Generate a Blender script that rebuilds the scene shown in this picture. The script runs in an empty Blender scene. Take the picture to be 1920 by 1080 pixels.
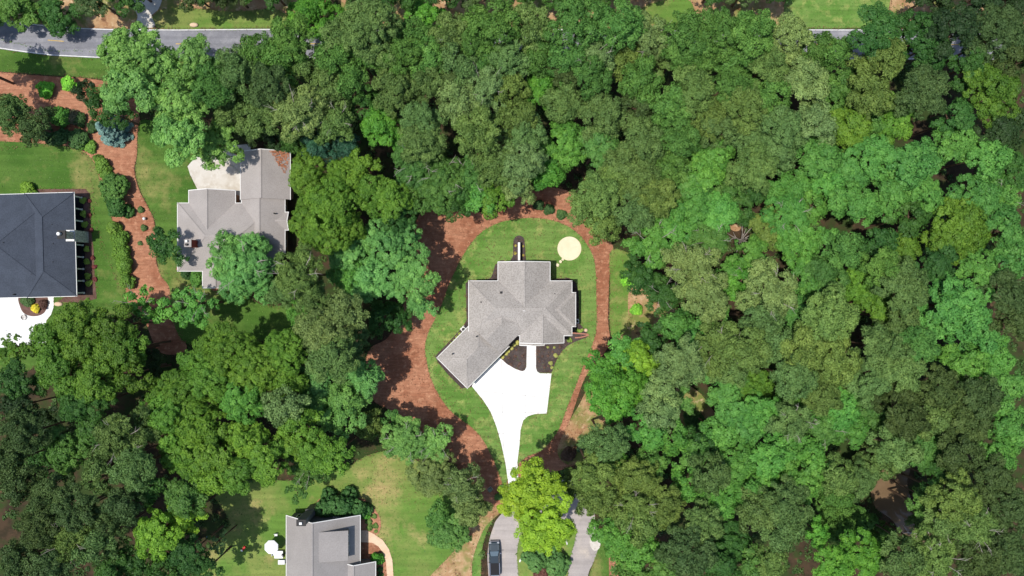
import bpy, bmesh, math, random
import numpy as np
from mathutils import Vector, Matrix
from mathutils.geometry import delaunay_2d_cdt

# ------------------------------------------------------------------ camera, sky, sun, exposure
sc = bpy.context.scene
C = sc.collection
H = 120.0                 # drone height in metres, looking straight down
S = 960 / 90.0            # photograph pixels per metre on the ground (24 mm lens, 36 mm sensor)
cam_d = bpy.data.cameras.new('camera'); cam_d.lens = 24; cam_d.sensor_width = 36
cam_d.clip_start = 1; cam_d.clip_end = 5000
cam = bpy.data.objects.new('camera', cam_d); C.objects.link(cam)
cam.location = (0, 0, H); cam.rotation_euler = (0, 0, 0); sc.camera = cam

SUN_EL, SUN_SHADOW = math.radians(72), math.radians(14)   # elevation; direction shadows run, from +X towards +Y
world = bpy.data.worlds.new('World'); sc.world = world; world.use_nodes = True
wn = world.node_tree; wn.nodes.clear()
sky = wn.nodes.new('ShaderNodeTexSky'); sky.sky_type = 'NISHITA'; sky.sun_disc = False
sky.sun_elevation = SUN_EL
dx, dy = -math.cos(SUN_SHADOW), -math.sin(SUN_SHADOW)     # towards the sun
sky.sun_rotation = math.atan2(dx, dy)
bg = wn.nodes.new('ShaderNodeBackground'); bg.inputs[1].default_value = 0.145
wo = wn.nodes.new('ShaderNodeOutputWorld')
wn.links.new(sky.outputs[0], bg.inputs[0]); wn.links.new(bg.outputs[0], wo.inputs[0])
sun_d = bpy.data.lights.new('sun', 'SUN'); sun_d.energy = 4.1; sun_d.angle = math.radians(0.53); sun_d.color = (1, 0.955, 0.88)
sun = bpy.data.objects.new('sun', sun_d); C.objects.link(sun)
sdir = Vector((dx * math.cos(SUN_EL), dy * math.cos(SUN_EL), math.sin(SUN_EL)))
sun.rotation_euler = sdir.to_track_quat('Z', 'Y').to_euler(); sun.location = sdir * 300
sc.view_settings.view_transform = 'Standard'; sc.view_settings.look = 'None'
sc.view_settings.exposure = 0.0; sc.view_settings.gamma = 1.0; sc.view_settings.use_curve_mapping = False
sc.cycles.max_bounces = 6; sc.cycles.diffuse_bounces = 3; sc.cycles.transparent_max_bounces = 4

# ------------------------------------------------------------------ helpers
def at(px, py, z=0.0):
    """a point of the place, read off the photograph at its own height above the ground"""
    k = (H - z) / H / S
    return Vector(((px - 960) * k, (540 - py) * k, z))

def lin(r, g, b, f=1.0):
    return tuple(f * (((c / 255) / 12.92) if c / 255 <= 0.04045 else ((c / 255 + 0.055) / 1.055) ** 2.4) for c in (r, g, b))

def tag(o, label=None, cat=None, group=None, kind=None):
    if label: o['label'] = label
    if cat: o['category'] = cat
    if group: o['group'] = group
    if kind: o['kind'] = kind
    return o

def link(name, me, parent=None):
    o = bpy.data.objects.new(name, me); C.objects.link(o)
    if parent: o.parent = parent
    return o

def empty(name, loc=(0, 0, 0), rz=0.0):
    o = bpy.data.objects.new(name, None); C.objects.link(o)
    o.location = loc; o.rotation_euler = (0, 0, rz); o.empty_display_size = 0.5
    return o

class MB:
    """collects faces and becomes ONE mesh object"""
    def __init__(s): s.v = []; s.f = []; s.m = []
    def face(s, pts, m=0):
        n = len(s.v); s.v += [tuple(p) for p in pts]; s.f.append(tuple(range(n, n + len(pts)))); s.m.append(m)
    def box(s, x0, x1, y0, y1, z0, z1, m=0, M=None):
        c = [Vector(p) for p in ((x0,y0,z0),(x1,y0,z0),(x1,y1,z0),(x0,y1,z0),(x0,y0,z1),(x1,y0,z1),(x1,y1,z1),(x0,y1,z1))]
        if M: c = [M @ p for p in c]
        n = len(s.v); s.v += [tuple(p) for p in c]
        for q in ((0,3,2,1),(4,5,6,7),(0,1,5,4),(1,2,6,5),(2,3,7,6),(3,0,4,7)):
            s.f.append(tuple(n + i for i in q)); s.m.append(m)
    def bar(s, a, b, w, h, m=0):
        a, b = Vector(a), Vector(b); d = b - a; L = d.length; d.normalize()
        up = Vector((0, 0, 1)) if abs(d.z) < 0.95 else Vector((1, 0, 0))
        y = up.cross(d).normalized(); z = d.cross(y)
        M = Matrix((d, y, z)).transposed().to_4x4(); M.translation = a
        s.box(0, L, -w / 2, w / 2, -h / 2, h / 2, m, M)
    def tube(s, pts, radii, n=6, m=0, cap=True):
        rings = []
        for i, p in enumerate(pts):
            p = Vector(p); a = Vector(pts[max(i - 1, 0)]); b = Vector(pts[min(i + 1, len(pts) - 1)])
            d = (b - a).normalized(); up = Vector((0, 0, 1)) if abs(d.z) < 0.9 else Vector((1, 0, 0))
            x = up.cross(d).normalized(); y = d.cross(x); k = len(s.v)
            for j in range(n):
                t = 2 * math.pi * j / n
                s.v.append(tuple(p + (x * math.cos(t) + y * math.sin(t)) * radii[i]))
            rings.append(k)
        for a, b in zip(rings, rings[1:]):
            for j in range(n):
                s.f.append((a + j, a + (j + 1) % n, b + (j + 1) % n, b + j)); s.m.append(m)
        if cap:
            s.f.append(tuple(rings[-1] + j for j in range(n))); s.m.append(m)
            s.f.append(tuple(rings[0] + n - 1 - j for j in range(n))); s.m.append(m)
    def lathe(s, prof, n=16, m=0, c=(0, 0, 0)):
        rings = []
        for r, z in prof:
            k = len(s.v)
            for j in range(n):
                t = 2 * math.pi * j / n
                s.v.append((c[0] + r * math.cos(t), c[1] + r * math.sin(t), c[2] + z))
            rings.append(k)
        for a, b in zip(rings, rings[1:]):
            for j in range(n):
                s.f.append((a + j, a + (j + 1) % n, b + (j + 1) % n, b + j)); s.m.append(m)
        s.f.append(tuple(rings[-1] + j for j in range(n))); s.m.append(m)
    def mesh(s, name, mats):
        me = bpy.data.meshes.new(name); me.from_pydata(s.v, [], s.f)
        for m in (mats if isinstance(mats, (list, tuple)) else [mats]): me.materials.append(m)
        me.polygons.foreach_set('material_index', s.m); me.update(); return me
    def build(s, name, mats, parent=None, smooth=False, bevel=0.0):
        o = link(name, s.mesh(name, mats), parent)
        if smooth: o.data.polygons.foreach_set('use_smooth', [True] * len(s.f))
        if bevel:
            b = o.modifiers.new('bevel', 'BEVEL'); b.width = bevel; b.segments = 2; b.limit_method = 'ANGLE'
        return o

# ------------------------------------------------------------------ materials
def mat(name, col, rough=0.85, spec=0.2, metal=0.0, var=0.0, scale=1.0, bump=0.0, col2=None, detail=6.0, coord='Object', fine=None, fscale=12.0, famt=0.5, trans=0.0):
    m = bpy.data.materials.new(name); m.use_nodes = True
    nt = m.node_tree; N = nt.nodes; Lk = nt.links; p = N['Principled BSDF']
    p.inputs['Roughness'].default_value = rough; p.inputs['Specular IOR Level'].default_value = spec; p.inputs['Metallic'].default_value = metal
    if var == 0 and not col2:
        p.inputs['Base Color'].default_value = (*col, 1); return m
    tc = N.new('ShaderNodeTexCoord')
    n1 = N.new('ShaderNodeTexNoise'); n1.inputs['Scale'].default_value = scale; n1.inputs['Detail'].default_value = detail; n1.inputs['Roughness'].default_value = 0.62
    Lk.new(tc.outputs[coord], n1.inputs['Vector'])
    r = N.new('ShaderNodeValToRGB'); Lk.new(n1.outputs['Fac'], r.inputs[0])
    c2 = col2 or tuple(c * (1 - var) for c in col)
    c1 = col if col2 else tuple(min(1, c * (1 + var)) for c in col)
    r.color_ramp.elements[0].position = 0.36; r.color_ramp.elements[0].color = (*c2, 1)
    r.color_ramp.elements[1].position = 0.64; r.color_ramp.elements[1].color = (*c1, 1)
    out = r.outputs[0]
    if fine:
        n2 = N.new('ShaderNodeTexNoise'); n2.inputs['Scale'].default_value = fscale; n2.inputs['Detail'].default_value = 3
        Lk.new(tc.outputs[coord], n2.inputs['Vector'])
        r2 = N.new('ShaderNodeValToRGB'); Lk.new(n2.outputs['Fac'], r2.inputs[0])
        r2.color_ramp.elements[0].position = 0.38; r2.color_ramp.elements[0].color = (*fine, 1)
        r2.color_ramp.elements[1].position = 0.58; r2.color_ramp.elements[1].color = (1, 1, 1, 1)
        mx = N.new('ShaderNodeMixRGB'); mx.blend_type = 'MULTIPLY'; mx.inputs[0].default_value = famt
        Lk.new(out, mx.inputs[1]); Lk.new(r2.outputs[0], mx.inputs[2]); out = mx.outputs[0]
    Lk.new(out, p.inputs['Base Color'])
    if bump:
        b = N.new('ShaderNodeBump'); b.inputs['Strength'].default_value = bump; b.inputs['Distance'].default_value = 0.05
        n3 = N.new('ShaderNodeTexNoise'); n3.inputs['Scale'].default_value = fscale * 0.8; n3.inputs['Detail'].default_value = 4
        Lk.new(tc.outputs[coord], n3.inputs['Vector']); Lk.new(n3.outputs['Fac'], b.inputs['Height']); Lk.new(b.outputs[0], p.inputs['Normal'])
    return m

def layered(name, cols, scales, rough=0.9, bump=0.25, streak=None):
    """ground: cols[0] base, each further colour laid over it in noise patches of its own scale; last entry of each is (colour, lo, hi)"""
    m = bpy.data.materials.new(name); m.use_nodes = True
    nt = m.node_tree; N = nt.nodes; Lk = nt.links; p = N['Principled BSDF']
    p.inputs['Roughness'].default_value = rough; p.inputs['Specular IOR Level'].default_value = 0.1
    tc = N.new('ShaderNodeTexCoord'); cur = None
    for i, (c, lo, hi) in enumerate(cols):
        rgb = N.new('ShaderNodeRGB'); rgb.outputs[0].default_value = (*c, 1)
        if cur is None: cur = rgb.outputs[0]; continue
        n = N.new('ShaderNodeTexNoise'); n.inputs['Scale'].default_value = scales[i]; n.inputs['Detail'].default_value = 7; n.inputs['Roughness'].default_value = 0.65
        mp = N.new('ShaderNodeMapping'); mp.inputs['Location'].default_value = (13.7 * i, 7.1 * i, 3.3 * i)
        Lk.new(tc.outputs['Object'], mp.inputs[0]); Lk.new(mp.outputs[0], n.inputs['Vector'])
        mr = N.new('ShaderNodeMapRange'); mr.inputs[1].default_value = lo; mr.inputs[2].default_value = hi
        Lk.new(n.outputs['Fac'], mr.inputs[0])
        mx = N.new('ShaderNodeMixRGB'); Lk.new(mr.outputs[0], mx.inputs[0]); Lk.new(cur, mx.inputs[1]); Lk.new(rgb.outputs[0], mx.inputs[2]); cur = mx.outputs[0]
    if streak:      # (angle, length scale, width scale, strength): mowing lines, tyre wear
        ang, sl, sw, amt = streak
        mp = N.new('ShaderNodeMapping'); mp.inputs['Rotation'].default_value = (0, 0, ang); mp.inputs['Scale'].default_value = (sl, sw, 1)
        n = N.new('ShaderNodeTexNoise'); n.inputs['Scale'].default_value = 1; n.inputs['Detail'].default_value = 5; n.inputs['Distortion'].default_value = .4
        Lk.new(tc.outputs['Object'], mp.inputs[0]); Lk.new(mp.outputs[0], n.inputs['Vector'])
        mr = N.new('ShaderNodeMapRange'); mr.inputs[1].default_value = .35; mr.inputs[2].default_value = .65; mr.inputs[3].default_value = 1 - amt; mr.inputs[4].default_value = 1 + amt
        Lk.new(n.outputs['Fac'], mr.inputs[0])
        g_ = N.new('ShaderNodeTexNoise'); g_.inputs['Scale'].default_value = 9; g_.inputs['Detail'].default_value = 2
        Lk.new(tc.outputs['Object'], g_.inputs['Vector'])
        m2 = N.new('ShaderNodeMapRange'); m2.inputs[1].default_value = .3; m2.inputs[2].default_value = .7; m2.inputs[3].default_value = 1 - amt; m2.inputs[4].default_value = 1 + amt
        Lk.new(g_.outputs['Fac'], m2.inputs[0])
        ml = N.new('ShaderNodeMath'); ml.operation = 'MULTIPLY'; Lk.new(mr.outputs[0], ml.inputs[0]); Lk.new(m2.outputs[0], ml.inputs[1])
        hv = N.new('ShaderNodeHueSaturation'); Lk.new(ml.outputs[0], hv.inputs['Value']); Lk.new(cur, hv.inputs['Color']); cur = hv.outputs[0]
    Lk.new(cur, p.inputs['Base Color'])
    n3 = N.new('ShaderNodeTexNoise'); n3.inputs['Scale'].default_value = 6; n3.inputs['Detail'].default_value = 6
    Lk.new(tc.outputs['Object'], n3.inputs['Vector'])
    b = N.new('ShaderNodeBump'); b.inputs['Strength'].default_value = bump; b.inputs['Distance'].default_value = 0.12
    Lk.new(n3.outputs['Fac'], b.inputs['Height']); Lk.new(b.outputs[0], p.inputs['Normal'])
    return m

def leafmat(name, trans=0.3, rough=0.55, spec=0.3):
    """foliage: the tree's own colour (object colour) varied clump by clump and leaf by leaf"""
    m = bpy.data.materials.new(name); m.use_nodes = True
    nt = m.node_tree; N = nt.nodes; Lk = nt.links; p = N['Principled BSDF']; o = N['Material Output']
    oi = N.new('ShaderNodeObjectInfo'); a = N.new('ShaderNodeAttribute'); a.attribute_name = 'tint'
    hs = N.new('ShaderNodeHueSaturation')
    mr = N.new('ShaderNodeMapRange'); mr.inputs[3].default_value = 0.62; mr.inputs[4].default_value = 1.42
    Lk.new(a.outputs['Fac'], mr.inputs[0]); Lk.new(mr.outputs[0], hs.inputs['Value'])
    mh = N.new('ShaderNodeMapRange'); mh.inputs[3].default_value = 0.515; mh.inputs[4].default_value = 0.485
    Lk.new(a.outputs['Fac'], mh.inputs[0]); Lk.new(mh.outputs[0], hs.inputs['Hue'])
    Lk.new(oi.outputs['Color'], hs.inputs['Color']); Lk.new(hs.outputs[0], p.inputs['Base Color'])
    p.inputs['Roughness'].default_value = rough; p.inputs['Specular IOR Level'].default_value = spec
    t = N.new('ShaderNodeBsdfTranslucent'); Lk.new(hs.outputs[0], t.inputs[0])
    mx = N.new('ShaderNodeMixShader'); mx.inputs[0].default_value = trans
    Lk.new(p.outputs[0], mx.inputs[1]); Lk.new(t.outputs[0], mx.inputs[2]); Lk.new(mx.outputs[0], o.inputs[0])
    return m

M = {}
M['floor'] = layered('forest_floor', [(lin(82, 66, 50, .8), 0, 0), (lin(62, 54, 40, .8), .45, .6), (lin(56, 72, 36, .9), .46, .58), (lin(124, 94, 70, .8), .6, .72)], [0, .5, .16, .3])  # darkened: deep shade between the crowns is put into these colours
M['straw'] = layered('pine_straw', [(lin(180, 127, 99, .82), 0, 0), (lin(160, 106, 80, .82), .44, .58), (lin(204, 152, 120, .82), .52, .7), (lin(126, 80, 60, .8), .60, .74)], [0, .22, 1.2, 3.0], streak=(.7, .5, 3., .15))
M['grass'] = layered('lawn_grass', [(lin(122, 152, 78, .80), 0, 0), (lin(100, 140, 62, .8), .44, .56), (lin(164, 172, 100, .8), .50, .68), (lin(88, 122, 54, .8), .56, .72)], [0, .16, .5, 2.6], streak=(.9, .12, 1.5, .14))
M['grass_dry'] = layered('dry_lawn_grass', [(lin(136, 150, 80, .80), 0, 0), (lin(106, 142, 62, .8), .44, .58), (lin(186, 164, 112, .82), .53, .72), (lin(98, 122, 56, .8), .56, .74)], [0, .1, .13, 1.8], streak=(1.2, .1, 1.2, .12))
M['grass_deep'] = layered('deep_green_lawn_grass', [(lin(92, 124, 54, .80), 0, 0), (lin(76, 112, 44, .8), .44, .58), (lin(150, 146, 88, .8), .52, .68), (lin(72, 102, 42, .8), .56, .74)], [0, .12, .11, 2.0], streak=(.05, .06, 1.1, .13))  # deeper green than the other lawns, with tan patches
M['dirt'] = layered('bare_dirt', [(lin(196, 162, 122, .82), 0, 0), (lin(176, 134, 98, .82), .42, .60), (lin(128, 138, 72, .8), .48, .60), (lin(214, 188, 150, .82), .55, .70), (lin(120, 84, 62, .8), .58, .70)], [0, .3, .16, 1.0, .5])
M['mulch'] = layered('dark_mulch', [(lin(92, 82, 80, .85), 0, 0), (lin(74, 64, 62, .85), .42, .6), (lin(116, 104, 100, .85), .56, .72), (lin(58, 50, 48, .85), .55, .7)], [0, .8, 3., 6.])
M['brownmulch'] = layered('brown_mulch', [(lin(120, 92, 84, .85), 0, 0), (lin(100, 74, 66, .85), .42, .6), (lin(140, 112, 104, .85), .56, .72)], [0, .8, 3.])
M['asphalt'] = layered('worn_asphalt', [(lin(146, 146, 152, .85), 0, 0), (lin(132, 132, 138, .85), .42, .62), (lin(160, 159, 163, .85), .5, .7), (lin(118, 118, 122, .85), .62, .72)], [0, .15, .6, 3.], bump=.1, streak=(0, .04, 1.6, .10))
M['lane'] = layered('lane_asphalt', [(lin(186, 177, 172, .82), 0, 0), (lin(172, 164, 160, .82), .42, .62), (lin(204, 192, 180, .82), .52, .7), (lin(150, 143, 140, .82), .63, .72)], [0, .2, .35, 3.], bump=.1, streak=(1.45, .06, 1.4, .09))
M['concrete'] = layered('new_concrete', [((.80, .79, .77), 0, 0), ((.76, .75, .73), .42, .62), ((.83, .82, .8), .5, .7)], [0, .25, 1.5], bump=.05)
M['old_concrete'] = layered('aged_concrete', [((.60, .56, .50), 0, 0), ((.50, .45, .38), .46, .62), ((.66, .63, .58), .5, .7), ((.42, .38, .33), .64, .74)], [0, .3, 1., 2.5], bump=.08)
M['tan'] = layered('tan_concrete', [(lin(238, 208, 178, .85), 0, 0), (lin(228, 194, 162, .85), .42, .62)], [0, .6], bump=.05)
M['sand'] = layered('pale_sandstone', [(lin(246, 232, 200, .86), 0, 0), (lin(240, 224, 190, .86), .42, .62)], [0, .8], bump=.05)
M['paint_white'] = mat('white_road_paint', (.75, .75, .73), var=.12, scale=2.)
M['paint_yellow'] = mat('yellow_road_paint', lin(205, 170, 90), var=.2, scale=2.)
M['water'] = mat('muddy_water', lin(118, 97, 73, .9), rough=.08, spec=.5, var=.12, scale=.3)
M['roof_main'] = mat('warm_grey_shingle', lin(194, 187, 180, .74), var=.08, scale=.3, fine=(.55, .54, .53), fscale=5.0, famt=.62, bump=.3)
M['roof_grey'] = mat('weathered_grey_shingle', lin(188, 180, 175, .74), var=.06, scale=.3, fine=(.7, .7, .7), fscale=7., famt=.5, bump=.2)
M['roof_low'] = mat('mid_grey_shingle', lin(176, 170, 166, .74), var=.06, scale=.3, fine=(.7, .7, .7), fscale=7., famt=.5, bump=.2)
M['roof_blue'] = mat('blue_grey_shingle', lin(80, 87, 99, .78), var=.10, scale=.5, fine=(.6, .6, .62), fscale=6., famt=.6, bump=.25)
M['trim'] = mat('white_trim', (.78, .77, .74), rough=.6, var=.04, scale=2.)
M['wall_white'] = mat('white_siding', (.62, .60, .57), rough=.75, var=.05, scale=1.)
M['wall_tan'] = mat('tan_brick', lin(158, 128, 108), rough=.85, var=.15, scale=4.)
M['wall_grey'] = mat('grey_siding', lin(120, 118, 116), rough=.8, var=.06, scale=1.)
M['brick'] = mat('red_brick', lin(128, 62, 52), rough=.85, var=.2, scale=6.)
M['stone'] = mat('grey_field_stone', lin(205, 200, 195), rough=.9, var=.3, scale=3., fine=(.4, .4, .4), fscale=5., famt=.6)
M['black'] = mat('black_metal', (.015, .015, .017), rough=.5)
M['dark'] = mat('bed_cover_and_porch_shade', (.02, .02, .022), rough=.8)  # black of the truck's bed cover; also stands in for porch shade
M['glass'] = mat('window_glass', (.03, .04, .05), rough=.05, spec=.6)
M['painted_sky_glass'] = mat('glass_painted_sky_reflection', (.16, .22, .27), rough=.04, spec=.8)  # sky reflection is put into the pale blue base colour
M['steel'] = mat('galvanised_steel', (.5, .5, .5), rough=.4, metal=.7, var=.1, scale=4.)
M['bark'] = mat('bark', lin(104, 84, 68), rough=.95, var=.3, scale=3.)
M['cabinet'] = mat('grey_green_cabinet', lin(120, 128, 112), var=.06, scale=2.)
M['deadwood'] = mat('bleached_dead_wood', lin(186, 176, 166, .8), rough=.9, var=.2, scale=4.)
M['leaf'] = leafmat('broad_leaf'); M['needle'] = leafmat('pine_needle', trans=.18, rough=.6, spec=.25); M['glossy'] = leafmat('glossy_leaf', trans=.12, rough=.28, spec=.6)
M['litter'] = mat('dry_leaf_litter', lin(176, 118, 88), var=.25, scale=3.)
M['carpaint'] = mat('dark_blue_car_paint', (.03, .048, .062), rough=.22, spec=.8, metal=.35)
M['chrome'] = mat('chrome', (.7, .7, .72), rough=.15, metal=1.)
M['rubber'] = mat('tyre_rubber', (.02, .02, .02), rough=.9)
M['redlamp'] = mat('red_lamp_lens', (.35, .01, .01), rough=.2)
M['clearlamp'] = mat('clear_lamp_lens', (.6, .62, .65), rough=.1, spec=.7)
M['fabric'] = mat('white_canvas', (.8, .8, .8), rough=.9)
M['red'] = mat('red_plastic', (.5, .03, .02), rough=.4)
M['blue'] = mat('blue_plastic', (.05, .2, .5), rough=.4)
M['paver'] = mat('red_paver', lin(176, 122, 104), var=.2, scale=4.)

# ------------------------------------------------------------------ the setting: ground sheets
def spline(pts, n=6):
    out = []; L = len(pts)
    for i in range(L):
        p0, p1, p2, p3 = (Vector(pts[(i + k - 1) % L]) for k in range(4))
        for j in range(n):
            t = j / n
            out.append(0.5 * ((2 * p1) + (-p0 + p2) * t + (2 * p0 - 5 * p1 + 4 * p2 - p3) * t * t + (-p0 + 3 * p1 - 3 * p2 + p3) * t ** 3))
    return [tuple(p) for p in out]

LAYER = [0]; OPEN = []; HARD = []; LAWNS = []
def sheet(name, pts, m, label, cat, smooth=True, thick=0.0, z=None, kind='structure', opn=True, parent=None):
    LAYER[0] += 1
    zz = 0.004 + 0.004 * LAYER[0] if z is None else z
    pp = spline(pts) if smooth else pts
    w = [at(x, y, 0) for x, y in pp]
    co = [Vector((p.x, p.y)) for p in w]; N_ = len(co)
    vs, _, fs, *_ = delaunay_2d_cdt(co, [(i, (i + 1) % N_) for i in range(N_)], [], 1, 1e-5)
    mb = MB(); top = zz + thick
    for f in fs:
        q = [(vs[i].x, vs[i].y, top) for i in f]
        if sum(q[i][0] * q[(i + 1) % 3][1] - q[(i + 1) % 3][0] * q[i][1] for i in range(3)) < 0: q = q[::-1]
        mb.face(q)
    if thick:
        for a, b in zip(w, w[1:] + w[:1]): mb.face([(a.x, a.y, zz - .02), (b.x, b.y, zz - .02), (b.x, b.y, top), (a.x, a.y, top)])
    me = mb.mesh(name, M[m])
    o = link(name, me, parent)
    if parent is None: tag(o, label, cat, kind=kind)
    if opn: OPEN.append([(p.x, p.y) for p in w])
    if m.startswith('grass'): LAWNS.append((OPEN[-1], zz + thick))
    if m in ('concrete', 'asphalt', 'lane', 'tan', 'water', 'old_concrete'): HARD.append(OPEN[-1])
    return o

g = MB(); n = 24; E = 1500
for i in range(n):
    for j in range(n):
        x0, y0, d = -E + 2 * E * i / n, -E + 2 * E * j / n, 2 * E / n
        g.face([(x0, y0, 0), (x0 + d, y0, 0), (x0 + d, y0 + d, 0), (x0, y0 + d, 0)])
tag(g.build('ground', M['floor']), 'red brown woodland floor of leaf litter under the trees', 'ground', kind='structure')

# --- beyond and along the road
sheet('verge', [(-60, -60), (560, -60), (640, 20), (620, 54), (480, 56), (200, 56), (95, 50), (0, 40), (-60, 30)], 'dirt', 'dry grassy verge across the road at the upper left', 'verge', smooth=False)
sheet('lawn', [(300, 20), (360, 16), (440, 22), (520, 18), (530, 52), (300, 53)], 'grass_dry', 'thin dry grass strip above the road at the upper left', 'lawn')
sheet('verge', [(640, -60), (1480, -60), (1480, 54), (640, 54)], 'dirt', 'bare tan verge across the road at the top centre', 'verge', smooth=False)
sheet('lawn', [(1205, 15), (1240, 2), (1290, 0), (1300, 25), (1280, 45), (1220, 45), (1205, 35)], 'grass_dry', 'small yellowish grass patch across the road at top centre', 'lawn')
sheet('lawn', [(1490, -60), (1700, -60), (1690, 30), (1640, 53), (1470, 54), (1470, 10)], 'grass', 'bright green lawn across the road at the upper right', 'lawn', smooth=False)
sheet('verge', [(1680, -60), (1980, -60), (1980, 54), (1660, 54)], 'dirt', 'bare brown verge in the top right corner', 'verge', smooth=False)
sheet('gravel_drive', [(252, -30), (305, -30), (300, 12), (285, 30), (290, 50), (255, 52), (258, 30), (250, 10)], 'old_concrete', 'pale gravel drive meeting the road from above', 'driveway')
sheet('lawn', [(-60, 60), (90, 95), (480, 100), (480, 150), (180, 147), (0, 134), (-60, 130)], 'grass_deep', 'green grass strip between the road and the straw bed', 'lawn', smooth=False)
road_top = [(-80, 26), (0, 36), (50, 43), (95, 48), (150, 52), (200, 54), (330, 55), (470, 54), (960, 54), (1600, 55), (2000, 56)]
road_bot = [(2000, 113), (1600, 112), (960, 110), (330, 110), (180, 109), (100, 105), (50, 99), (0, 92), (-80, 80)]
road = sheet('road', road_top + road_bot, 'asphalt', 'worn grey two lane road along the top', 'road', smooth=False)
def strip(name, pts, w, m, parent, z):
    mb = MB(); P = [at(x, y) for x, y in pts]
    for a, b in zip(P, P[1:]):
        d = (b - a).normalized(); nrm = Vector((-d.y, d.x, 0)) * w / 2
        mb.face([(a + nrm)[:2] + (z,), (a - nrm)[:2] + (z,), (b - nrm)[:2] + (z,), (b + nrm)[:2] + (z,)][::1])
    o = mb.build(name, M[m], parent)
    for p in o.data.polygons:
        if p.normal.z < 0: p.flip()
    return o
strip('edge_line', [(x, y + 1.6) for x, y in road_top], .14, 'paint_white', road, .085)
strip('edge_line', [(x, y - 1.6) for x, y in road_bot], .14, 'paint_white', road, .085)
mid = [((a[0] + b[0]) / 2, (a[1] + b[1]) / 2) for a, b in (((-80, 26), (-80, 80)), ((0, 36), (0, 92)), ((100, 48.5), (100, 105)), ((200, 54), (200, 109)), ((330, 55), (330, 110)), ((960, 54), (960, 110)), ((2000, 56), (2000, 113)))]
def on_mid(x):
    for (a, b) in zip(mid, mid[1:]):
        if a[0] <= x <= b[0]: return a[1] + (b[1] - a[1]) * (x - a[0]) / (b[0] - a[0])
for x in range(-30, 1960, 120): strip('centre_dash', [(x, on_mid(x)), (x + 30, on_mid(x + 30))], .12, 'paint_yellow', road, .086)

# --- left neighbour
sheet('straw_bed', [(-60, 128), (0, 135), (90, 143), (180, 149), (240, 170), (262, 220), (258, 250), (257, 290), (252, 320), (262, 358), (280, 392), (290, 420), (292, 470), (298, 505), (330, 520), (350, 545), (330, 600), (350, 655), (300, 660), (270, 600), (235, 560), (180, 420), (150, 280), (-60, 270)], 'straw', 'red pine straw bed winding between the two left lawns', 'bed')
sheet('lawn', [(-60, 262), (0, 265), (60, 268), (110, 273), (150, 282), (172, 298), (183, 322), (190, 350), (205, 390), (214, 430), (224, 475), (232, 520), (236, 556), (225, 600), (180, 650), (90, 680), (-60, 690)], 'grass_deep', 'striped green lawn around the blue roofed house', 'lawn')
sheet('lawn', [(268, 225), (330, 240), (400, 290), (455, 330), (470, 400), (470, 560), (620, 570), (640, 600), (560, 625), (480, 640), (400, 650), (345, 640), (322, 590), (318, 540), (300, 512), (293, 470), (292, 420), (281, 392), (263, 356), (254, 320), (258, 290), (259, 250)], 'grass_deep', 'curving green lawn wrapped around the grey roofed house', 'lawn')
sheet('driveway', [(-60, 555), (88, 555), (101, 555), (101, 575), (96, 590), (87, 601), (86, 620), (88, 643), (40, 649), (-60, 656)], 'concrete', 'white concrete driveway below the blue roofed house', 'driveway', smooth=False)
sheet('planting_bed', [(36, 556), (38, 575), (46, 588), (62, 593), (78, 590), (87, 580), (89, 556), (62, 552)], 'brownmulch', 'half round brown planting bed set in the white driveway', 'bed')
sheet('planting_bed', [(60, 355), (160, 354), (168, 362), (170, 420), (176, 470), (178, 520), (182, 560), (150, 568), (110, 566), (140, 540), (130, 380), (60, 372)], 'brownmulch', 'narrow brown mulch bed along the blue roofed house porch', 'bed', smooth=False)
sheet('driveway', [(352, 312), (357, 328), (365, 344), (374, 362), (400, 380), (470, 380), (470, 270), (400, 276), (370, 290)], 'old_concrete', 'stained concrete parking pad beside the grey roofed house', 'driveway', smooth=False)
sheet('planting_bed', [(330, 505), (345, 508), (362, 520), (385, 530), (400, 545), (420, 540), (400, 500), (345, 495)], 'straw', 'thin straw bed at the lower left corner of the grey house', 'bed')

# --- the central lot
sheet('straw_ring', [(790, 398), (850, 392), (905, 398), (955, 384), (1000, 352), (1070, 360), (1100, 400), (1135, 440), (1150, 465), (1146, 490), (1142, 530), (1140, 600), (1143, 640), (1128, 670), (1112, 690), (1095, 712), (1075, 770), (1060, 820), (1100, 800), (1130, 790), (1130, 830), (1080, 870), (1020, 890), (975, 900), (965, 940), (935, 960), (900, 930), (860, 880), (800, 830), (750, 780), (690, 740), (690, 660), (730, 630), (760, 560), (770, 470)], 'straw', 'wide red pine straw ring around the central lawn', 'bed')
sheet('lawn', [(990, 409), (1030, 412), (1065, 425), (1090, 445), (1107, 470), (1116, 500), (1118, 560), (1118, 615), (1109, 650), (1094, 685), (1080, 722), (1064, 762), (1050, 800), (1036, 822), (1015, 845), (985, 858), (955, 890), (948, 915), (938, 895), (924, 858), (905, 824), (888, 804), (868, 789), (843, 768), (820, 735), (806, 702), (800, 675), (797, 650), (803, 625), (815, 600), (828, 572), (838, 545), (850, 515), (865, 485), (881, 460), (901, 437), (930, 420), (960, 412)], 'grass', 'mown oval lawn around the central house', 'lawn')
sheet('side_lawn', [(1146, 470), (1185, 480), (1200, 520), (1190, 570), (1176, 620), (1150, 636), (1143, 600), (1144, 530)], 'grass_dry', 'thin yellow green grass right of the straw ring', 'lawn')
sheet('clearing', [(1180, 545), (1215, 540), (1250, 560), (1270, 590), (1230, 625), (1180, 640), (1150, 636), (1176, 615)], 'dirt', 'bare tan dirt clearing right of the central lot', 'dirt')
sheet('clearing', [(1280, 720), (1310, 735), (1330, 760), (1345, 785), (1340, 815), (1300, 820), (1270, 780), (1262, 740)], 'dirt', 'small reddish dirt clearing deep in the right woods', 'dirt')
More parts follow.
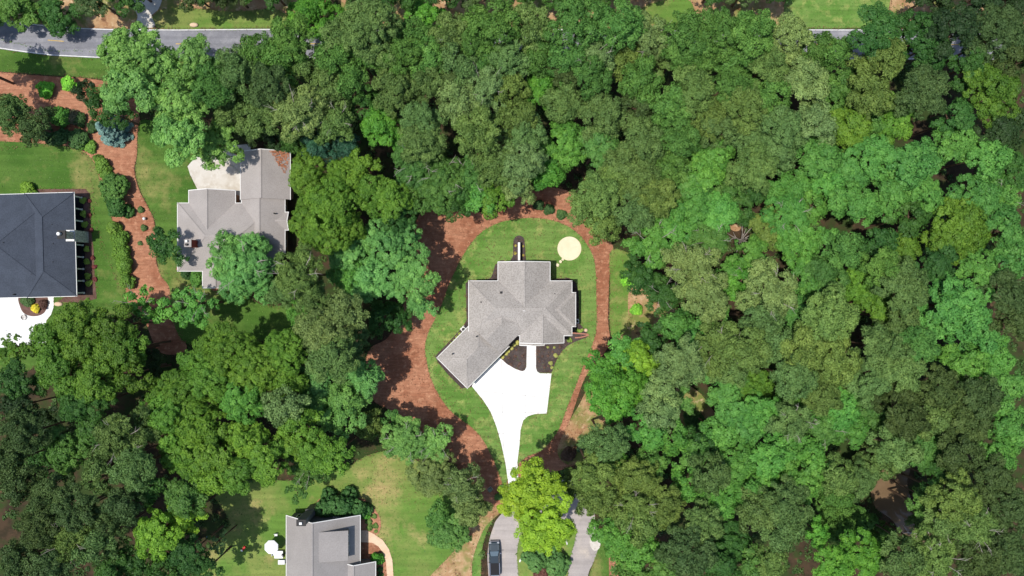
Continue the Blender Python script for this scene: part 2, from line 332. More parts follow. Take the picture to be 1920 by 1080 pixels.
sheet('clearing', [(1350, 375), (1375, 372), (1390, 400), (1388, 430), (1370, 430), (1355, 400)], 'dirt', 'tiny sunny dirt gap in the right woods', 'dirt')
sheet('path_strip', [(1062, 800), (1085, 760), (1105, 728), (1135, 735), (1145, 800), (1110, 850), (1070, 872), (1045, 848)], 'dirt', 'pale dirt patch at the lower right of the straw ring', 'dirt')
sheet('driveway', [(938, 669), (890, 716), (884, 723), (892, 733), (906, 750), (920, 772), (931, 800), (940, 832), (948, 870), (953, 905), (950, 940), (940, 972), (975, 978), (976, 940), (972, 900), (970, 866), (974, 834), (976, 806), (981, 788), (990, 780), (1003, 776), (1025, 775), (1034, 700), (1012, 700), (1007, 696), (1005, 690), (1005, 640), (987, 640), (986, 688), (984, 694), (979, 696), (965, 691), (950, 682)], 'concrete', 'bright white concrete driveway of the central house', 'driveway', smooth=False)
sheet('mulch_bed', [(938, 671), (930, 650), (970, 620), (988, 640), (987, 688), (984, 694), (979, 696), (965, 691), (950, 682)], 'mulch', 'dark mulch bed between the front walk and garage', 'bed', smooth=False)
sheet('mulch_bed', [(1005, 638), (1070, 620), (1102, 632), (1080, 640), (1064, 648), (1053, 659), (1045, 672), (1038, 688), (1034, 699), (1012, 699), (1007, 696), (1005, 688)], 'mulch', 'dark mulch bed right of the white front walk', 'bed', smooth=False)
sheet('mulch_bed', [(1060, 520), (1068, 522), (1079, 529), (1083, 540), (1085, 552), (1085, 604), (1100, 622), (1098, 632), (1060, 628)], 'mulch', 'narrow dark mulch bed along the right wall', 'bed', smooth=False)
sheet('mulch_bed', [(1035, 524), (1045, 522), (1062, 522), (1075, 527), (1080, 540), (1035, 545)], 'mulch', 'small dark mulch bed in the upper right notch', 'bed', smooth=False)
sheet('mulch_bed', [(962, 460), (964, 448), (970, 442), (978, 443), (983, 450), (985, 475), (984, 500), (950, 500), (957, 488), (962, 478)], 'mulch', 'oval dark mulch bed around the white garden wall', 'bed')
sheet('mulch_bed', [(938, 488), (928, 498), (924, 512), (920, 521), (905, 526), (880, 524), (873, 532), (874, 560), (875, 600), (866, 615), (850, 632), (816, 668), (822, 680), (840, 702), (866, 728), (884, 726), (895, 700), (890, 540), (945, 540), (945, 488)], 'mulch', 'dark mulch strip along the left walls of the central house', 'bed', smooth=False)

# --- bottom lots
sheet('lawn', [(400, 920), (470, 900), (560, 900), (640, 880), (700, 850), (760, 850), (820, 900), (860, 960), (850, 1040), (820, 1150), (380, 1150), (390, 1040), (430, 980)], 'grass_dry', 'patchy green and tan lawn around the lower house', 'lawn')
sheet('lawn', [(930, 962), (922, 978), (912, 1000), (904, 1030), (902, 1080), (904, 1150), (890, 1150), (885, 1060), (888, 1020), (898, 985), (915, 960)], 'grass', 'narrow green verge left of the parked pickup', 'lawn')
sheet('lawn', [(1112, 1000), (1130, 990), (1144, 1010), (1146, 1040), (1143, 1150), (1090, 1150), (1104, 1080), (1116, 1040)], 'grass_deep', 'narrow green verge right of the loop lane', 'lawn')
sheet('straw_strip', [(1143, 1035), (1160, 1038), (1162, 1080), (1160, 1150), (1142, 1150), (1142, 1080)], 'straw', 'straight red straw strip at the bottom edge', 'bed')
lane = sheet('loop_lane', [(936, 968), (925, 988), (917, 1015), (914, 1045), (916, 1080), (920, 1150), (1095, 1150), (1102, 1080), (1112, 1055), (1120, 1032), (1124, 1010), (1116, 992), (1115, 965), (1112, 935), (1085, 905), (1040, 900), (985, 920)], 'lane', 'pale worn asphalt loop lane at the bottom', 'road')
sheet('island', [(985, 985), (1030, 968), (1076, 985), (1078, 1010), (1070, 1040), (1064, 1080), (1060, 1160), (972, 1160), (972, 1080), (970, 1030)], 'grass_dry', 'grassy island inside the loop lane', 'island', thick=.12)
sheet('gravel_patch', [(1108, 1000), (1118, 998), (1125, 1010), (1124, 1026), (1114, 1032), (1106, 1020)], 'old_concrete', 'pale crushed stone patch at the right edge of the lane', 'gravel', thick=.05)
sheet('bare_strip', [(800, 1090), (845, 1040), (872, 1000), (890, 975), (925, 950), (940, 958), (912, 985), (895, 1020), (885, 1060), (880, 1150), (790, 1150)], 'dirt', 'bare dirt strip under the trees left of the pickup', 'dirt')
sheet('planting_bed', [(672, 950), (695, 945), (706, 958), (714, 975), (713, 992), (704, 1003), (672, 1005)], 'straw', 'straw bed of clipped round shrubs beside the lower house', 'bed')
sheet('planting_bed', [(672, 1010), (700, 1014), (714, 1024), (722, 1040), (726, 1080), (726, 1150), (672, 1150)], 'straw', 'straw bed enclosed by the curved tan walk', 'bed')
sheet('walkway', [(668, 994), (688, 994), (702, 1001), (718, 1012), (730, 1030), (736, 1050), (738, 1080), (740, 1150), (727, 1150), (726, 1080), (724, 1052), (719, 1036), (710, 1024), (698, 1017), (684, 1016), (668, 1016)], 'tan', 'curved tan concrete walk to the lower house', 'path', smooth=False)
sheet('planting_bed', [(600, 935), (640, 928), (690, 940), (692, 975), (600, 975), (590, 955)], 'straw', 'straw bed under the tall hedge of the lower house', 'bed')
sheet('pond', [(1655, 872), (1705, 868), (1700, 900), (1704, 925), (1712, 950), (1712, 980), (1745, 990), (1745, 1012), (1700, 1012), (1672, 975), (1640, 950), (1632, 912), (1650, 895)], 'water', 'small muddy brown pond among the right trees', 'pond')

# ------------------------------------------------------------------ houses
def roof_block(par, cx, cy, L, W, rot, ze, pitch, ends, roof_m, gable_m, inset=.5, off=0.0, walls=True, zdrop=0.0, wall_m=None, gut=True, norake=()):
    """one hipped or gabled roof with its walls; ridge along local x. Adds parts roof, ridge_cap, gutter, gable, wall"""
    Mx = Matrix.Translation((cx, cy, 0)) @ Matrix.Rotation(rot, 4, 'Z')
    T = lambda x, y, z: tuple(Mx @ Vector((x, y, z)))
    h = W / 2; rise = h * pitch; a, b = -L / 2, L / 2; yo = off
    ra = a + (h if ends[0] == 'h' else 0); rb = b - (h if ends[1] == 'h' else 0)
    zr = ze + rise; th = .16
    r = MB()
    A0, A1, B0, B1 = (a, -h, ze), (a, h, ze), (b, -h, ze), (b, h, ze); RA, RB = (ra, yo, zr), (rb, yo, zr)
    r.face([T(*A0), T(*B0), T(*RB), T(*RA)]); r.face([T(*B1), T(*A1), T(*RA), T(*RB)])
    if ends[0] == 'h': r.face([T(*A1), T(*A0), T(*RA)])
    if ends[1] == 'h': r.face([T(*B0), T(*B1), T(*RB)])
    dn = lambda p: (p[0], p[1], p[2] - th)
    r.face([T(*dn(A0)), T(*dn(RA)), T(*dn(RB)), T(*dn(B0))]); r.face([T(*dn(B1)), T(*dn(RB)), T(*dn(RA)), T(*dn(A1))])
    for p, q in ((A0, B0), (B1, A1)): r.face([T(*dn(p)), T(*dn(q)), T(*q), T(*p)], 1)
    for e, p, q, R in ((0, A1, A0, RA), (1, B0, B1, RB)):
        if ends[e] == 'h': r.face([T(*dn(p)), T(*dn(q)), T(*q), T(*p)], 1); r.face([T(*dn(q)), T(*dn(p)), T(*dn(R))])
        else:
            fm = 0 if e in norake else 1; r.face([T(*dn(q)), T(*q), T(*R), T(*dn(R))], fm); r.face([T(*dn(R)), T(*R), T(*p), T(*dn(p))], fm)
    rf = r.build('roof', [roof_m, M['trim'] if gut else roof_m], par)
    cap = MB(); edges = [(RA, RB)]
    if ends[0] == 'h': edges += [(A0, RA), (A1, RA)]
    if ends[1] == 'h': edges += [(B0, RB), (B1, RB)]
    for p, q in edges:
        if (Vector(p) - Vector(q)).length > .3:
            cap.bar(Vector(T(*p)) + Vector((0, 0, .015)), Vector(T(*q)) + Vector((0, 0, .015)), .26, .05)
    cap.build('ridge_cap', roof_m, rf)
    if gut:
        gt = MB(); w = .09; z0, z1 = ze - .15, ze - .006
        gt.box(a - .05, b + .05, -h - w, -h + .0, z0, z1, 0, Mx); gt.box(a - .05, b + .05, h, h + w, z0, z1, 0, Mx)
        for e, x in ((0, a), (1, b)):
            if ends[e] == 'h': gt.box(*((x - w, x) if e == 0 else (x, x + w)), -h - .1, h + .1, z0 + .002, z1 + .002, 0, Mx)
            elif e not in norake:
                for s in (-1, 1):
                    gt.bar(T(x, s * h, ze + .01), T(x, yo, zr + .01), .12, .14)
        gt.build('gutter', M['trim'], rf)
    if walls:
        i = inset; w = MB(); zt = ze - .12 - zdrop
        w.box(a + i, b - i, -h + i, h - i, 0, zt, 0, Mx)
        w.build('wall', wall_m or gable_m, par)
    for e, x in ((0, a), (1, b)):
        if ends[e] == 'g':
            gm = MB(); xi = x + (inset if e == 0 else -inset); k = 1 - inset / h
            zb = ze - .14; pts = [T(xi, -h * k + 0, zb), T(xi, h * k, zb), T(xi, yo, zb + rise * k)]
            gm.face(pts if e == 1 else pts[::-1]); gm.build('gable', gable_m, par)
    return rf

def px_rect(x0, y0, x1, y1, z):
    p, q = at(x0, y0, z), at(x1, y1, z)
    return (p.x + q.x) / 2, (p.y + q.y) / 2, abs(q.x - p.x), abs(q.y - p.y)

def block(par, rect, axis, ze, pitch, ends, rm, gm, rot=0.0, pivot=None, **kw):
    cx, cy, w, d = px_rect(*rect, ze)
    if pivot is not None and rot:
        v = Matrix.Rotation(rot, 2) @ Vector((cx - pivot[0], cy - pivot[1])); cx, cy = pivot[0] + v.x, pivot[1] + v.y
    if axis == 'x': return roof_block(par, cx, cy, w, d, rot, ze, pitch, ends, rm, gm, **kw)
    return roof_block(par, cx, cy, d, w, rot + math.pi / 2, ze, pitch, ends, rm, gm, **kw)

def window(par, p, ang, w, h, z, name='window'):
    """p on the wall face, ang = outward direction"""
    Mx = Matrix.Translation((p[0], p[1], z)) @ Matrix.Rotation(ang, 4, 'Z')
    f = MB(); t = .09
    for a, b, c, d in ((-w/2-t, w/2+t, h, h+t), (-w/2-t, w/2+t, -t, 0), (-w/2-t, -w/2, 0, h), (w/2, w/2+t, 0, h), (-.02, .02, 0, h)):
        f.box(-.02, .07, a, b, c, d, 0, Mx)
    o = f.build(name, M['trim'], par)
    g_ = MB(); g_.box(-.02, .03, -w/2, w/2, 0, h, 0, Mx); g_.build('pane', M['glass'], o)
    return o

def door(par, p, ang, w, h, m, name='door'):
    Mx = Matrix.Translation((p[0], p[1], 0.02)) @ Matrix.Rotation(ang, 4, 'Z')
    d = MB(); d.box(-.02, .06, -w/2, w/2, 0, h, 0, Mx); nrow = 4
    for i in range(nrow): d.box(.06, .085, -w/2 + .12, w/2 - .12, .12 + i * h / nrow, (i + 1) * h / nrow - .1, 0, Mx)
    o = d.build(name, m, par)
    k = MB(); k.box(.08, .14, w/2 - .22, w/2 - .12, 1.0, 1.08, 0, Mx); k.build('handle', M['black'], o)
    return o

def roof_vent(par, px, py, z, s, name='roof_vent'):
    p = at(px, py, z); v = MB(); v.box(p.x - s, p.x + s, p.y - s, p.y + s, z - .5, z + .12); v.box(p.x - s * 1.25, p.x + s * 1.25, p.y - s * 1.25, p.y + s * 1.25, z + .12, z + .18)
    v.build(name, M['black'], par)
def roof_pipe(par, px, py, z):
    p = at(px, py, z); v = MB(); v.lathe([(.12, -.5), (.12, .05), (.06, .06), (.06, .32), (.05, .32)], 8, 0, (p.x, p.y, z)); v.build('vent_pipe', M['black'], par)

# --- central house
ZE = 4.3; house = empty('house', at(975, 580, 0))
def reparent(root):
    """parts were built in world space: keep them there under an Empty that stands at the thing's base"""
    bpy.context.view_layer.update()
    for ch in list(root.children):
        ch.matrix_parent_inverse = root.matrix_world.inverted()
R, Wm = M['roof_main'], M['wall_white']
block(house, (879, 527, 1072, 629), 'x', ZE, .50, 'hh', R, Wm)
block(house, (1000, 549, 1079, 612), 'x', ZE - .006, .50, 'hh', R, Wm, zdrop=.01)
block(house, (934, 491, 1031, 582), 'y', ZE - .012, .49, 'gg', R, Wm, zdrop=.02)   # local x runs down the picture's -Y..+Y
block(house, (975, 572, 1057, 643), 'y', ZE - .018, .50, 'gg', R, Wm, zdrop=.03)
block(house, (975, 604, 1020, 647.5), 'y', ZE - .10, .46, 'gg', R, Wm, zdrop=.03)
def ab(a0, a1, b0, b1, z):
    ac, bc = (a0 + a1) / 2, (b0 + b1) / 2; r2 = math.sqrt(.5)
    p = at((ac + bc) * r2, (bc - ac) * r2, z); k = (H - z) / H / S
    return p.x, p.y, (a1 - a0) * k, (b1 - b0) * k
cx, cy, L_, W_ = ab(105, 215, 1054, 1134, ZE - .3); roof_block(house, cx, cy, L_, W_, math.pi / 4, ZE - .3, .50, 'hh', R, Wm)
cx, cy, L_, W_ = ab(194, 275, 1056, 1131.5, ZE + .3); roof_block(house, cx, cy, L_, W_, math.pi / 4, ZE + .3, .50, 'gh', R, Wm, inset=.35, gut=False)
for px, py in ((939.5, 548.5), (968, 549)): roof_vent(house, px, py, 5.35, .15)
for px, py, z in ((1040, 551, 5.3), (902, 566.5, 5.4), (893.5, 631, 5.7), (848, 664, 5.4)): roof_pipe(house, px, py, z)
def gpt(px, py): return at(px, py, 0)
# garage doors on the wall facing the white drive, windows around the walls
for a_ in (128, 158):
    x, y, _, _ = ab(a_ - 1, a_ + 1, 1128.6, 1129, 0); r2 = math.sqrt(.5); p = at((a_ + 1127.5) * r2, (1127.5 - a_) * r2, 0)
    door(house, ((p.x, p.y)), -math.pi / 4, 2.6, 2.2, M['trim'], 'garage_door')
wl = lambda px, py: at(px, py, ZE)
for px, py, ang in ((896, 527, 90), (918, 527, 90), (953, 491, 90), (985, 491, 90), (1015, 491, 90), (1052, 527, 90), (1079, 565, 0), (1079, 595, 0), (879, 550, 180), (879, 580, 180), (879, 605, 180), (1038, 643, -90), (1049, 643, -90)):
    p = wl(px, py); a_ = math.radians(ang); p = p - Vector((math.cos(a_), math.sin(a_), 0)) * .5
    window(house, p, a_, 1.1, 1.5, .9)
p = wl(997, 647.5); door(house, (p.x, p.y + .5), -math.pi / 2, 1.2, 2.2, M['black'], 'front_door')
reparent(house)
tag(house, 'large warm grey shingle house with angled garage at the centre', 'house')

# --- grey roofed neighbour
gh = empty('house', at(440, 430, 0)); R, Wm = M['roof_grey'], M['wall_tan']; Z2 = 3.1
block(gh, (451, 284, 544, 374), 'y', Z2 + .25, .50, 'gg', R, Wm, norake=(0,))
block(gh, (453, 330, 534, 474), 'y', Z2 - .01, .52, 'hg', R, Wm, zdrop=.01)
block(gh, (333, 381, 520, 508), 'x', Z2, .42, 'hh', R, Wm, rot=-.0, zdrop=.02)
block(gh, (354, 357, 441, 440), 'y', Z2 - .02, .50, 'gg', R, Wm, zdrop=.03)
block(gh, (380, 470, 440, 540), 'y', Z2 - .03, .50, 'gh', R, Wm, zdrop=.04)
block(gh, (440, 460, 497, 516), 'y', Z2 - .04, .50, 'gh', R, Wm, zdrop=.05)
block(gh, (500, 398, 541, 431), 'x', Z2 - .05, .50, 'hg', R, Wm, zdrop=.06)
roof_pipe(gh, 514, 400, 4.4)
ch = MB(); p = at(389, 461, 0); ch.box(p.x - .55, p.x + .55, p.y - .6, p.y + .6, 3.6, 7.2); co = ch.build('chimney', M['brick'], gh)
cp = MB(); cp.box(p.x - .58, p.x + .58, p.y - .63, p.y + .63, 7.2, 7.3); cp.build('chimney_cap', M['roof_grey'], co)
for k in (-.25, .3):
    fl = MB(); fl.lathe([(.2, 0), (.2, .35), (.15, .35)], 10, 0, (p.x - .1, p.y + k, 7.34)); fl.build('flue', M['black'] if k < 0 else M['trim'], co)
for px, py, ang in ((331, 410, 180), (331, 440, 180), (398, 357, 90), (544, 310, 0), (544, 340, 0), (534, 390, 0), (534, 455, 0), (410, 540, -90)):
    q = at(px, py, Z2); a_ = math.radians(ang); q = q - Vector((math.cos(a_), math.sin(a_), 0)) * .5
    window(gh, q, a_, 1.1, 1.4, .9)
q = at(451, 330, Z2); door(gh, (q.x + .5, q.y), math.pi, 2.8, 2.2, M['trim'], 'garage_door')
reparent(gh)
tag(gh, 'sprawling weathered grey roofed house with red brick chimney', 'house')
# dry leaves lying on its roof
rng = np.random.default_rng(5); lt = MB()
q0 = at(523, 300, 0)
for i in range(560):
    u = rng.random(); x = 505 + 38 * rng.random(); y = 283 + 42 * u ** 1.6
    if abs(x - (526 + 8 * (y - 283) / 42)) > 19 * (1 - (y - 283) / 44) ** .9 * (.7 + .6 * rng.random()): continue
    z = Z2 + .25 + max(0, (543 - x) / S * .5) + .03 + .02 * rng.random(); p = at(x, y, z); a_ = rng.random() * 6.28; s = .08 + .09 * rng.random()
    c_, s_ = math.cos(a_) * s, math.sin(a_) * s
    lt.face([(p.x - c_, p.y - s_, p.z + c_ * .5), (p.x + s_ * .6, p.y - c_ * .6, p.z - s_ * .3), (p.x + c_, p.y + s_, p.z - c_ * .5), (p.x - s_ * .6, p.y + c_ * .6, p.z + s_ * .3)])
tag(lt.build('dry_leaves', M['litter']), 'rusty heap of dry leaves on the grey roof', 'leaves', kind='stuff')

# --- blue roofed house at the left edge
bh = empty('house', at(60, 460, 0)); R, Wm = M['roof_blue'], M['wall_white']; Z3 = 3.0; tilt = .026
pv = at(60, 460, Z3)
block(bh, (48, 363, 141, 557), 'y', Z3, .48, 'hh', R, Wm, rot=tilt, pivot=pv, inset=2.2)
block(bh, (-230, 363.4, 112, 556.6), 'x', Z3 - .01, .36, 'hh', R, Wm, rot=tilt, pivot=pv, zdrop=.02, inset=.6)
fl = MB(); 
RT = Matrix.Translation(pv) @ Matrix.Rotation(tilt, 4, 'Z') @ Matrix.Translation(-pv)
def rp(px, py, z):   # turned with the house
    v = RT @ at(px, py, z); return v
e0, e1 = at(141, 366, Z3), at(141, 554, Z3); Mh = Matrix.Translation(pv) @ Matrix.Rotation(tilt, 4, 'Z') @ Matrix.Translation(-pv)
ps = MB(); ps.box(e0.x - 2.3, e0.x - .25, e1.y, e0.y, 0, .3, 0, Mh); ps.build('porch_floor', M['dark'], bh)  # shade under the porch roof is put into the floor's near-black colour
bm_ = MB(); bm_.box(e0.x - .5, e0.x - .26, e1.y, e0.y, 2.55, 2.8, 0, Mh); bm_.build('porch_beam', M['trim'], bh)
ncol = 9
for i in range(ncol):
    if i == 3: continue
    y = e0.y - .25 + (e1.y - e0.y + .5) * i / (ncol - 1); c_ = MB(); c_.box(e0.x - .49, e0.x - .27, y - .11, y + .11, .3, 2.55, 0, Mh); c_.box(e0.x - .54, e0.x - .22, y - .16, y + .16, .3, .45, 0, Mh)
    c_.build('column', M['trim'], bh)
for i in (0, 1, 4, 5, 6):
    y = e0.y + (e1.y - e0.y) * (i + .5) / 7; v = Mh @ Vector((e0.x - 2.2, y, 0)); window(bh, v, tilt, 1.3, 1.9, .5)
for px, py, z in ((99, 421, 4.2), (101, 457, 4.2), (101, 491, 4.2), (61, 514, 4.2), (8, 455, 5.6), (26, 552, 3.5)): roof_pipe(bh, px, py, z)
p = at(159, 445, 0); ch = MB()
ch.box(p.x - .75, p.x + .75, p.y - .95, p.y + .95, 0, 3.9); ch.box(p.x - .6, p.x + .6, p.y - .62, p.y + .62, 3.9, 6.0)
co = ch.build('chimney', M['stone'], bh)
for s in (-1, 1):
    sh = MB(); sh.box(p.x - .7, p.x + .7, p.y + s * .79 - .16, p.y + s * .79 + .16, 3.9, 4.02); sh.build('chimney_shoulder', M['trim'], co)
cp = MB(); cp.box(p.x - .68, p.x + .68, p.y - .7, p.y + .7, 6.0, 6.25); cp.build('chimney_cap', M['black'], co)
fl = MB(); fl.lathe([(.24, 0), (.24, .4), (.32, .42), (.28, .55), (.1, .6)], 12, 0, (p.x - .2, p.y + .1, 6.25)); fl.build('flue', M['trim'], co)
reparent(bh)
tag(bh, 'blue grey roofed house with white columned porch and stone chimney', 'house')

# --- lower house
lh = empty('house', at(606, 1060, 0)); R, Wm = M['roof_low'], M['wall_grey']; Z4 = 2.8
block(lh, (537, 966, 675, 1150), 'y', Z4, .62, 'gg', R, Wm, off=.75)
block(lh, (630, 1053, 704, 1150), 'y', Z4 - .15, .5, 'gg', R, Wm, zdrop=.02)
p0 = at(664, 977, 0); p1 = at(664, 1026, 0); xr = at(612, 1000, 0).x
d = MB(); zt0, zt1 = 5.25, 6.15
pts = [(p0.x, p0.y), (p0.x, p1.y)]
d.face([(p0.x, p1.y, 3.2), (p0.x, p0.y, 3.2), (p0.x, p0.y, zt0), (p0.x, p1.y, zt0)])
d.face([(p0.x, p0.y, 3.2), (xr, p0.y, 3.2), (xr, p0.y, zt1), (p0.x, p0.y, zt0)])
d.face([(xr, p1.y, 3.2), (p0.x, p1.y, 3.2), (p0.x, p1.y, zt0), (xr, p1.y, zt1)])
do = d.build('dormer', Wm, lh)
d = MB(); o_ = .22
for dz, flip in ((.12, False), (.02, True)):
    f_ = [(xr, p0.y + o_, zt1 + dz), (xr, p1.y - o_, zt1 + dz), (p0.x + o_, p1.y - o_, zt0 - .07 + dz), (p0.x + o_, p0.y + o_, zt0 - .07 + dz)]
    d.face(f_ if not flip else f_[::-1])
d.face([(p0.x + o_, p1.y - o_, zt0 - .05), (p0.x + o_, p0.y + o_, zt0 - .05), (p0.x + o_, p0.y + o_, zt0 + .05), (p0.x + o_, p1.y - o_, zt0 + .05)])
d.build('dormer_roof', R, do)
for k in (.3, .7): window(lh, (p0.x, p0.y + (p1.y - p0.y) * k), 0, 1.0, .9, 4.1)
roof_pipe(lh, 573, 1041, 4.7)
p = at(591, 951, 0); ch = MB(); ch.box(p.x - .8, p.x + .8, p.y - .45, p.y + .55, 0, 3.0); ch.box(p.x - .7, p.x + .7, p.y - .45, p.y + .45, 3.0, 7.9); co = ch.build('chimney', M['wall_grey'], lh)
cp = MB(); cp.box(p.x - .78, p.x + .78, p.y - .53, p.y + .53, 7.9, 8.05); cp.build('chimney_cap', M['black'], co)
fl = MB(); fl.box(p.x - .22, p.x + .22, p.y - .2, p.y + .2, 8.05, 8.4); fl.build('flue', M['trim'], co)
for px, py, ang in ((560, 966, 90), (630, 966, 90), (675, 1010, 0), (675, 1035, 0), (537, 1000, 180), (537, 1060, 180)):
    q = at(px, py, Z4); a_ = math.radians(ang); q = q - Vector((math.cos(a_), math.sin(a_), 0)) * .5
    window(lh, q, a_, 1.1, 1.4, .9)
q = at(675, 1003, Z4); door(lh, (q.x - .5, q.y), 0, 1.0, 2.1, M['black'], 'front_door')
reparent(lh)
tag(lh, 'mid grey gabled house with dormer cut off by the bottom edge', 'house')

# ------------------------------------------------------------------ garden and street objects
w_ = MB(); a, b = at(973, 456, 0), at(973, 497, 0)
gw = empty('garden_wall', ((a.x + b.x) / 2, (a.y + b.y) / 2, 0))
w_.box(a.x - .15, a.x + .15, b.y, a.y, 0, 1.5); w_.build('wall_body', M['wall_white'], gw)
w_ = MB(); m_ = (a.y + b.y) / 2
w_.box(a.x - .19, a.x + .19, m_ + .02, a.y + .05, 1.5, 1.58); w_.box(a.x - .19, a.x + .19, b.y, m_ - .02, 1.5, 1.58); w_.build('coping', M['trim'], gw)
reparent(gw); tag(gw, 'narrow white garden wall running up from the central house', 'wall')

rpad = empty('round_pad', at(1067.5, 466, 0)); d = MB(); d.lathe([(2.1, 0), (2.1, .14), (2.06, .17), (.01, .17)], 64, 0); d.build('slab', M['sand'], rpad)
d = MB()
for k in range(64):
    t0, t1 = 2 * math.pi * k / 64, 2 * math.pi * (k + .92) / 64
    d.face([(2.1 * math.cos(t0), 2.1 * math.sin(t0), .02), (2.2 * math.cos(t0), 2.2 * math.sin(t0), .02), (2.2 * math.cos(t1), 2.2 * math.sin(t1), .02), (2.1 * math.cos(t1), 2.1 * math.sin(t1), .02)])
d.build('edging', M['stone'], rpad)
tag(rpad, 'round cream stone patio pad on the central lawn', 'patio')
for px, py, r_, nm in ((1045.5, 497, .33, 'largest pale stepping stone nearest the central house'), (1051, 490.5, .28, 'middle pale stepping stone below the round pad'), (1055, 486.5, .24, 'smallest pale stepping stone touching the round pad')):
    d = MB(); d.lathe([(r_, 0), (r_, .06), (r_ * .9, .08), (.01, .08)], 9); o = d.build('stepping_stone', M['sand']); o.location = at(px, py, .09); o.scale = (1, .85, 1); o.rotation_euler.z = px
    tag(o, nm, 'stepping stone', 'stepping stones to the round pad')

def ac_unit(px, py, s, m, label):
    e = empty('air_conditioner', at(px, py, .09), .78 if px < 900 else 0)
    d = MB(); d.box(-s * 1.2, s * 1.2, -s * 1.2, s * 1.2, 0, .08); d.build('pad', M['concrete'], e)
    d = MB(); d.box(-s, s, -s, s, .08, .85); d.build('casing', m, e, bevel=.04)
    d = MB(); d.lathe([(s * .75, .85), (s * .75, .88), (s * .6, .88), (s * .6, .86), (.01, .86)], 16); d.build('fan_guard', M['black'], e)
    tag(e, label, 'air conditioner')
ac_unit(869.5, 617, .40, M['trim'], 'white air conditioner in the left notch by the garage')
ac_unit(1081.5, 602, .32, M['steel'], 'grey air conditioner against the right wall')
e = empty('brick_edging', at(1088, 628, 0))
for k in range(14):
    t = k / 13; q = at(1071 + 30 * t, 624 + 2.5 * t, 0); d = MB(); d.box(-.11, .11, -.1, .1, 0, .22); o = d.build('brick', M['paver'], e); o.location = q - e.location
for k in range(11):
    t = k / 10; q = at(1079 + 24 * t, 633 - 5 * t * t, 0); o = link('brick', o.data, e); o.location = q - e.location; o.rotation_euler.z = .2
tag(e, 'low red brick edging by the right corner of the central house', 'edging')
d = MB(); d.lathe([(.3, 0), (.34, .15), (.25, .3), (.05, .36)], 8); o = d.build('boulder', M['tan'], smooth=True); o.location = at(1098.5, 619, .05); tag(o, 'pink boulder at the end of the brick edging', 'stone')

# expansion joints cut in the new concrete
def joints(name_parent, segs, z):
    for a, b in segs:
        m = MB(); m.bar(at(*a).xy.to_3d() + Vector((0, 0, z)), at(*b).xy.to_3d() + Vector((0, 0, z)), .05, .004); m.build('joint', M['jointmat'], name_parent)
M['jointmat'] = mat('joint_sealant', (.32, .31, .30))
drives = [o for o in C.objects if o.name.startswith('driveway')]
joints(drives[2], (((892, 732), (1028, 746)), ((918, 772), (1025, 774)), ((934, 812), (975, 812)), ((943, 845), (973, 845)), ((949, 880), (970, 880)), ((987, 668), (1004, 668)), ((985, 696), (985, 778)), ((940, 676), (944, 840)), ((952, 915), (972, 915))), drives[2].data.vertices[0].co.z + .004)
joints(drives[0], (((51, 602), (51, 648)), ((0, 620), (86, 618)), ((12, 562), (12, 650))), drives[0].data.vertices[0].co.z + .004)

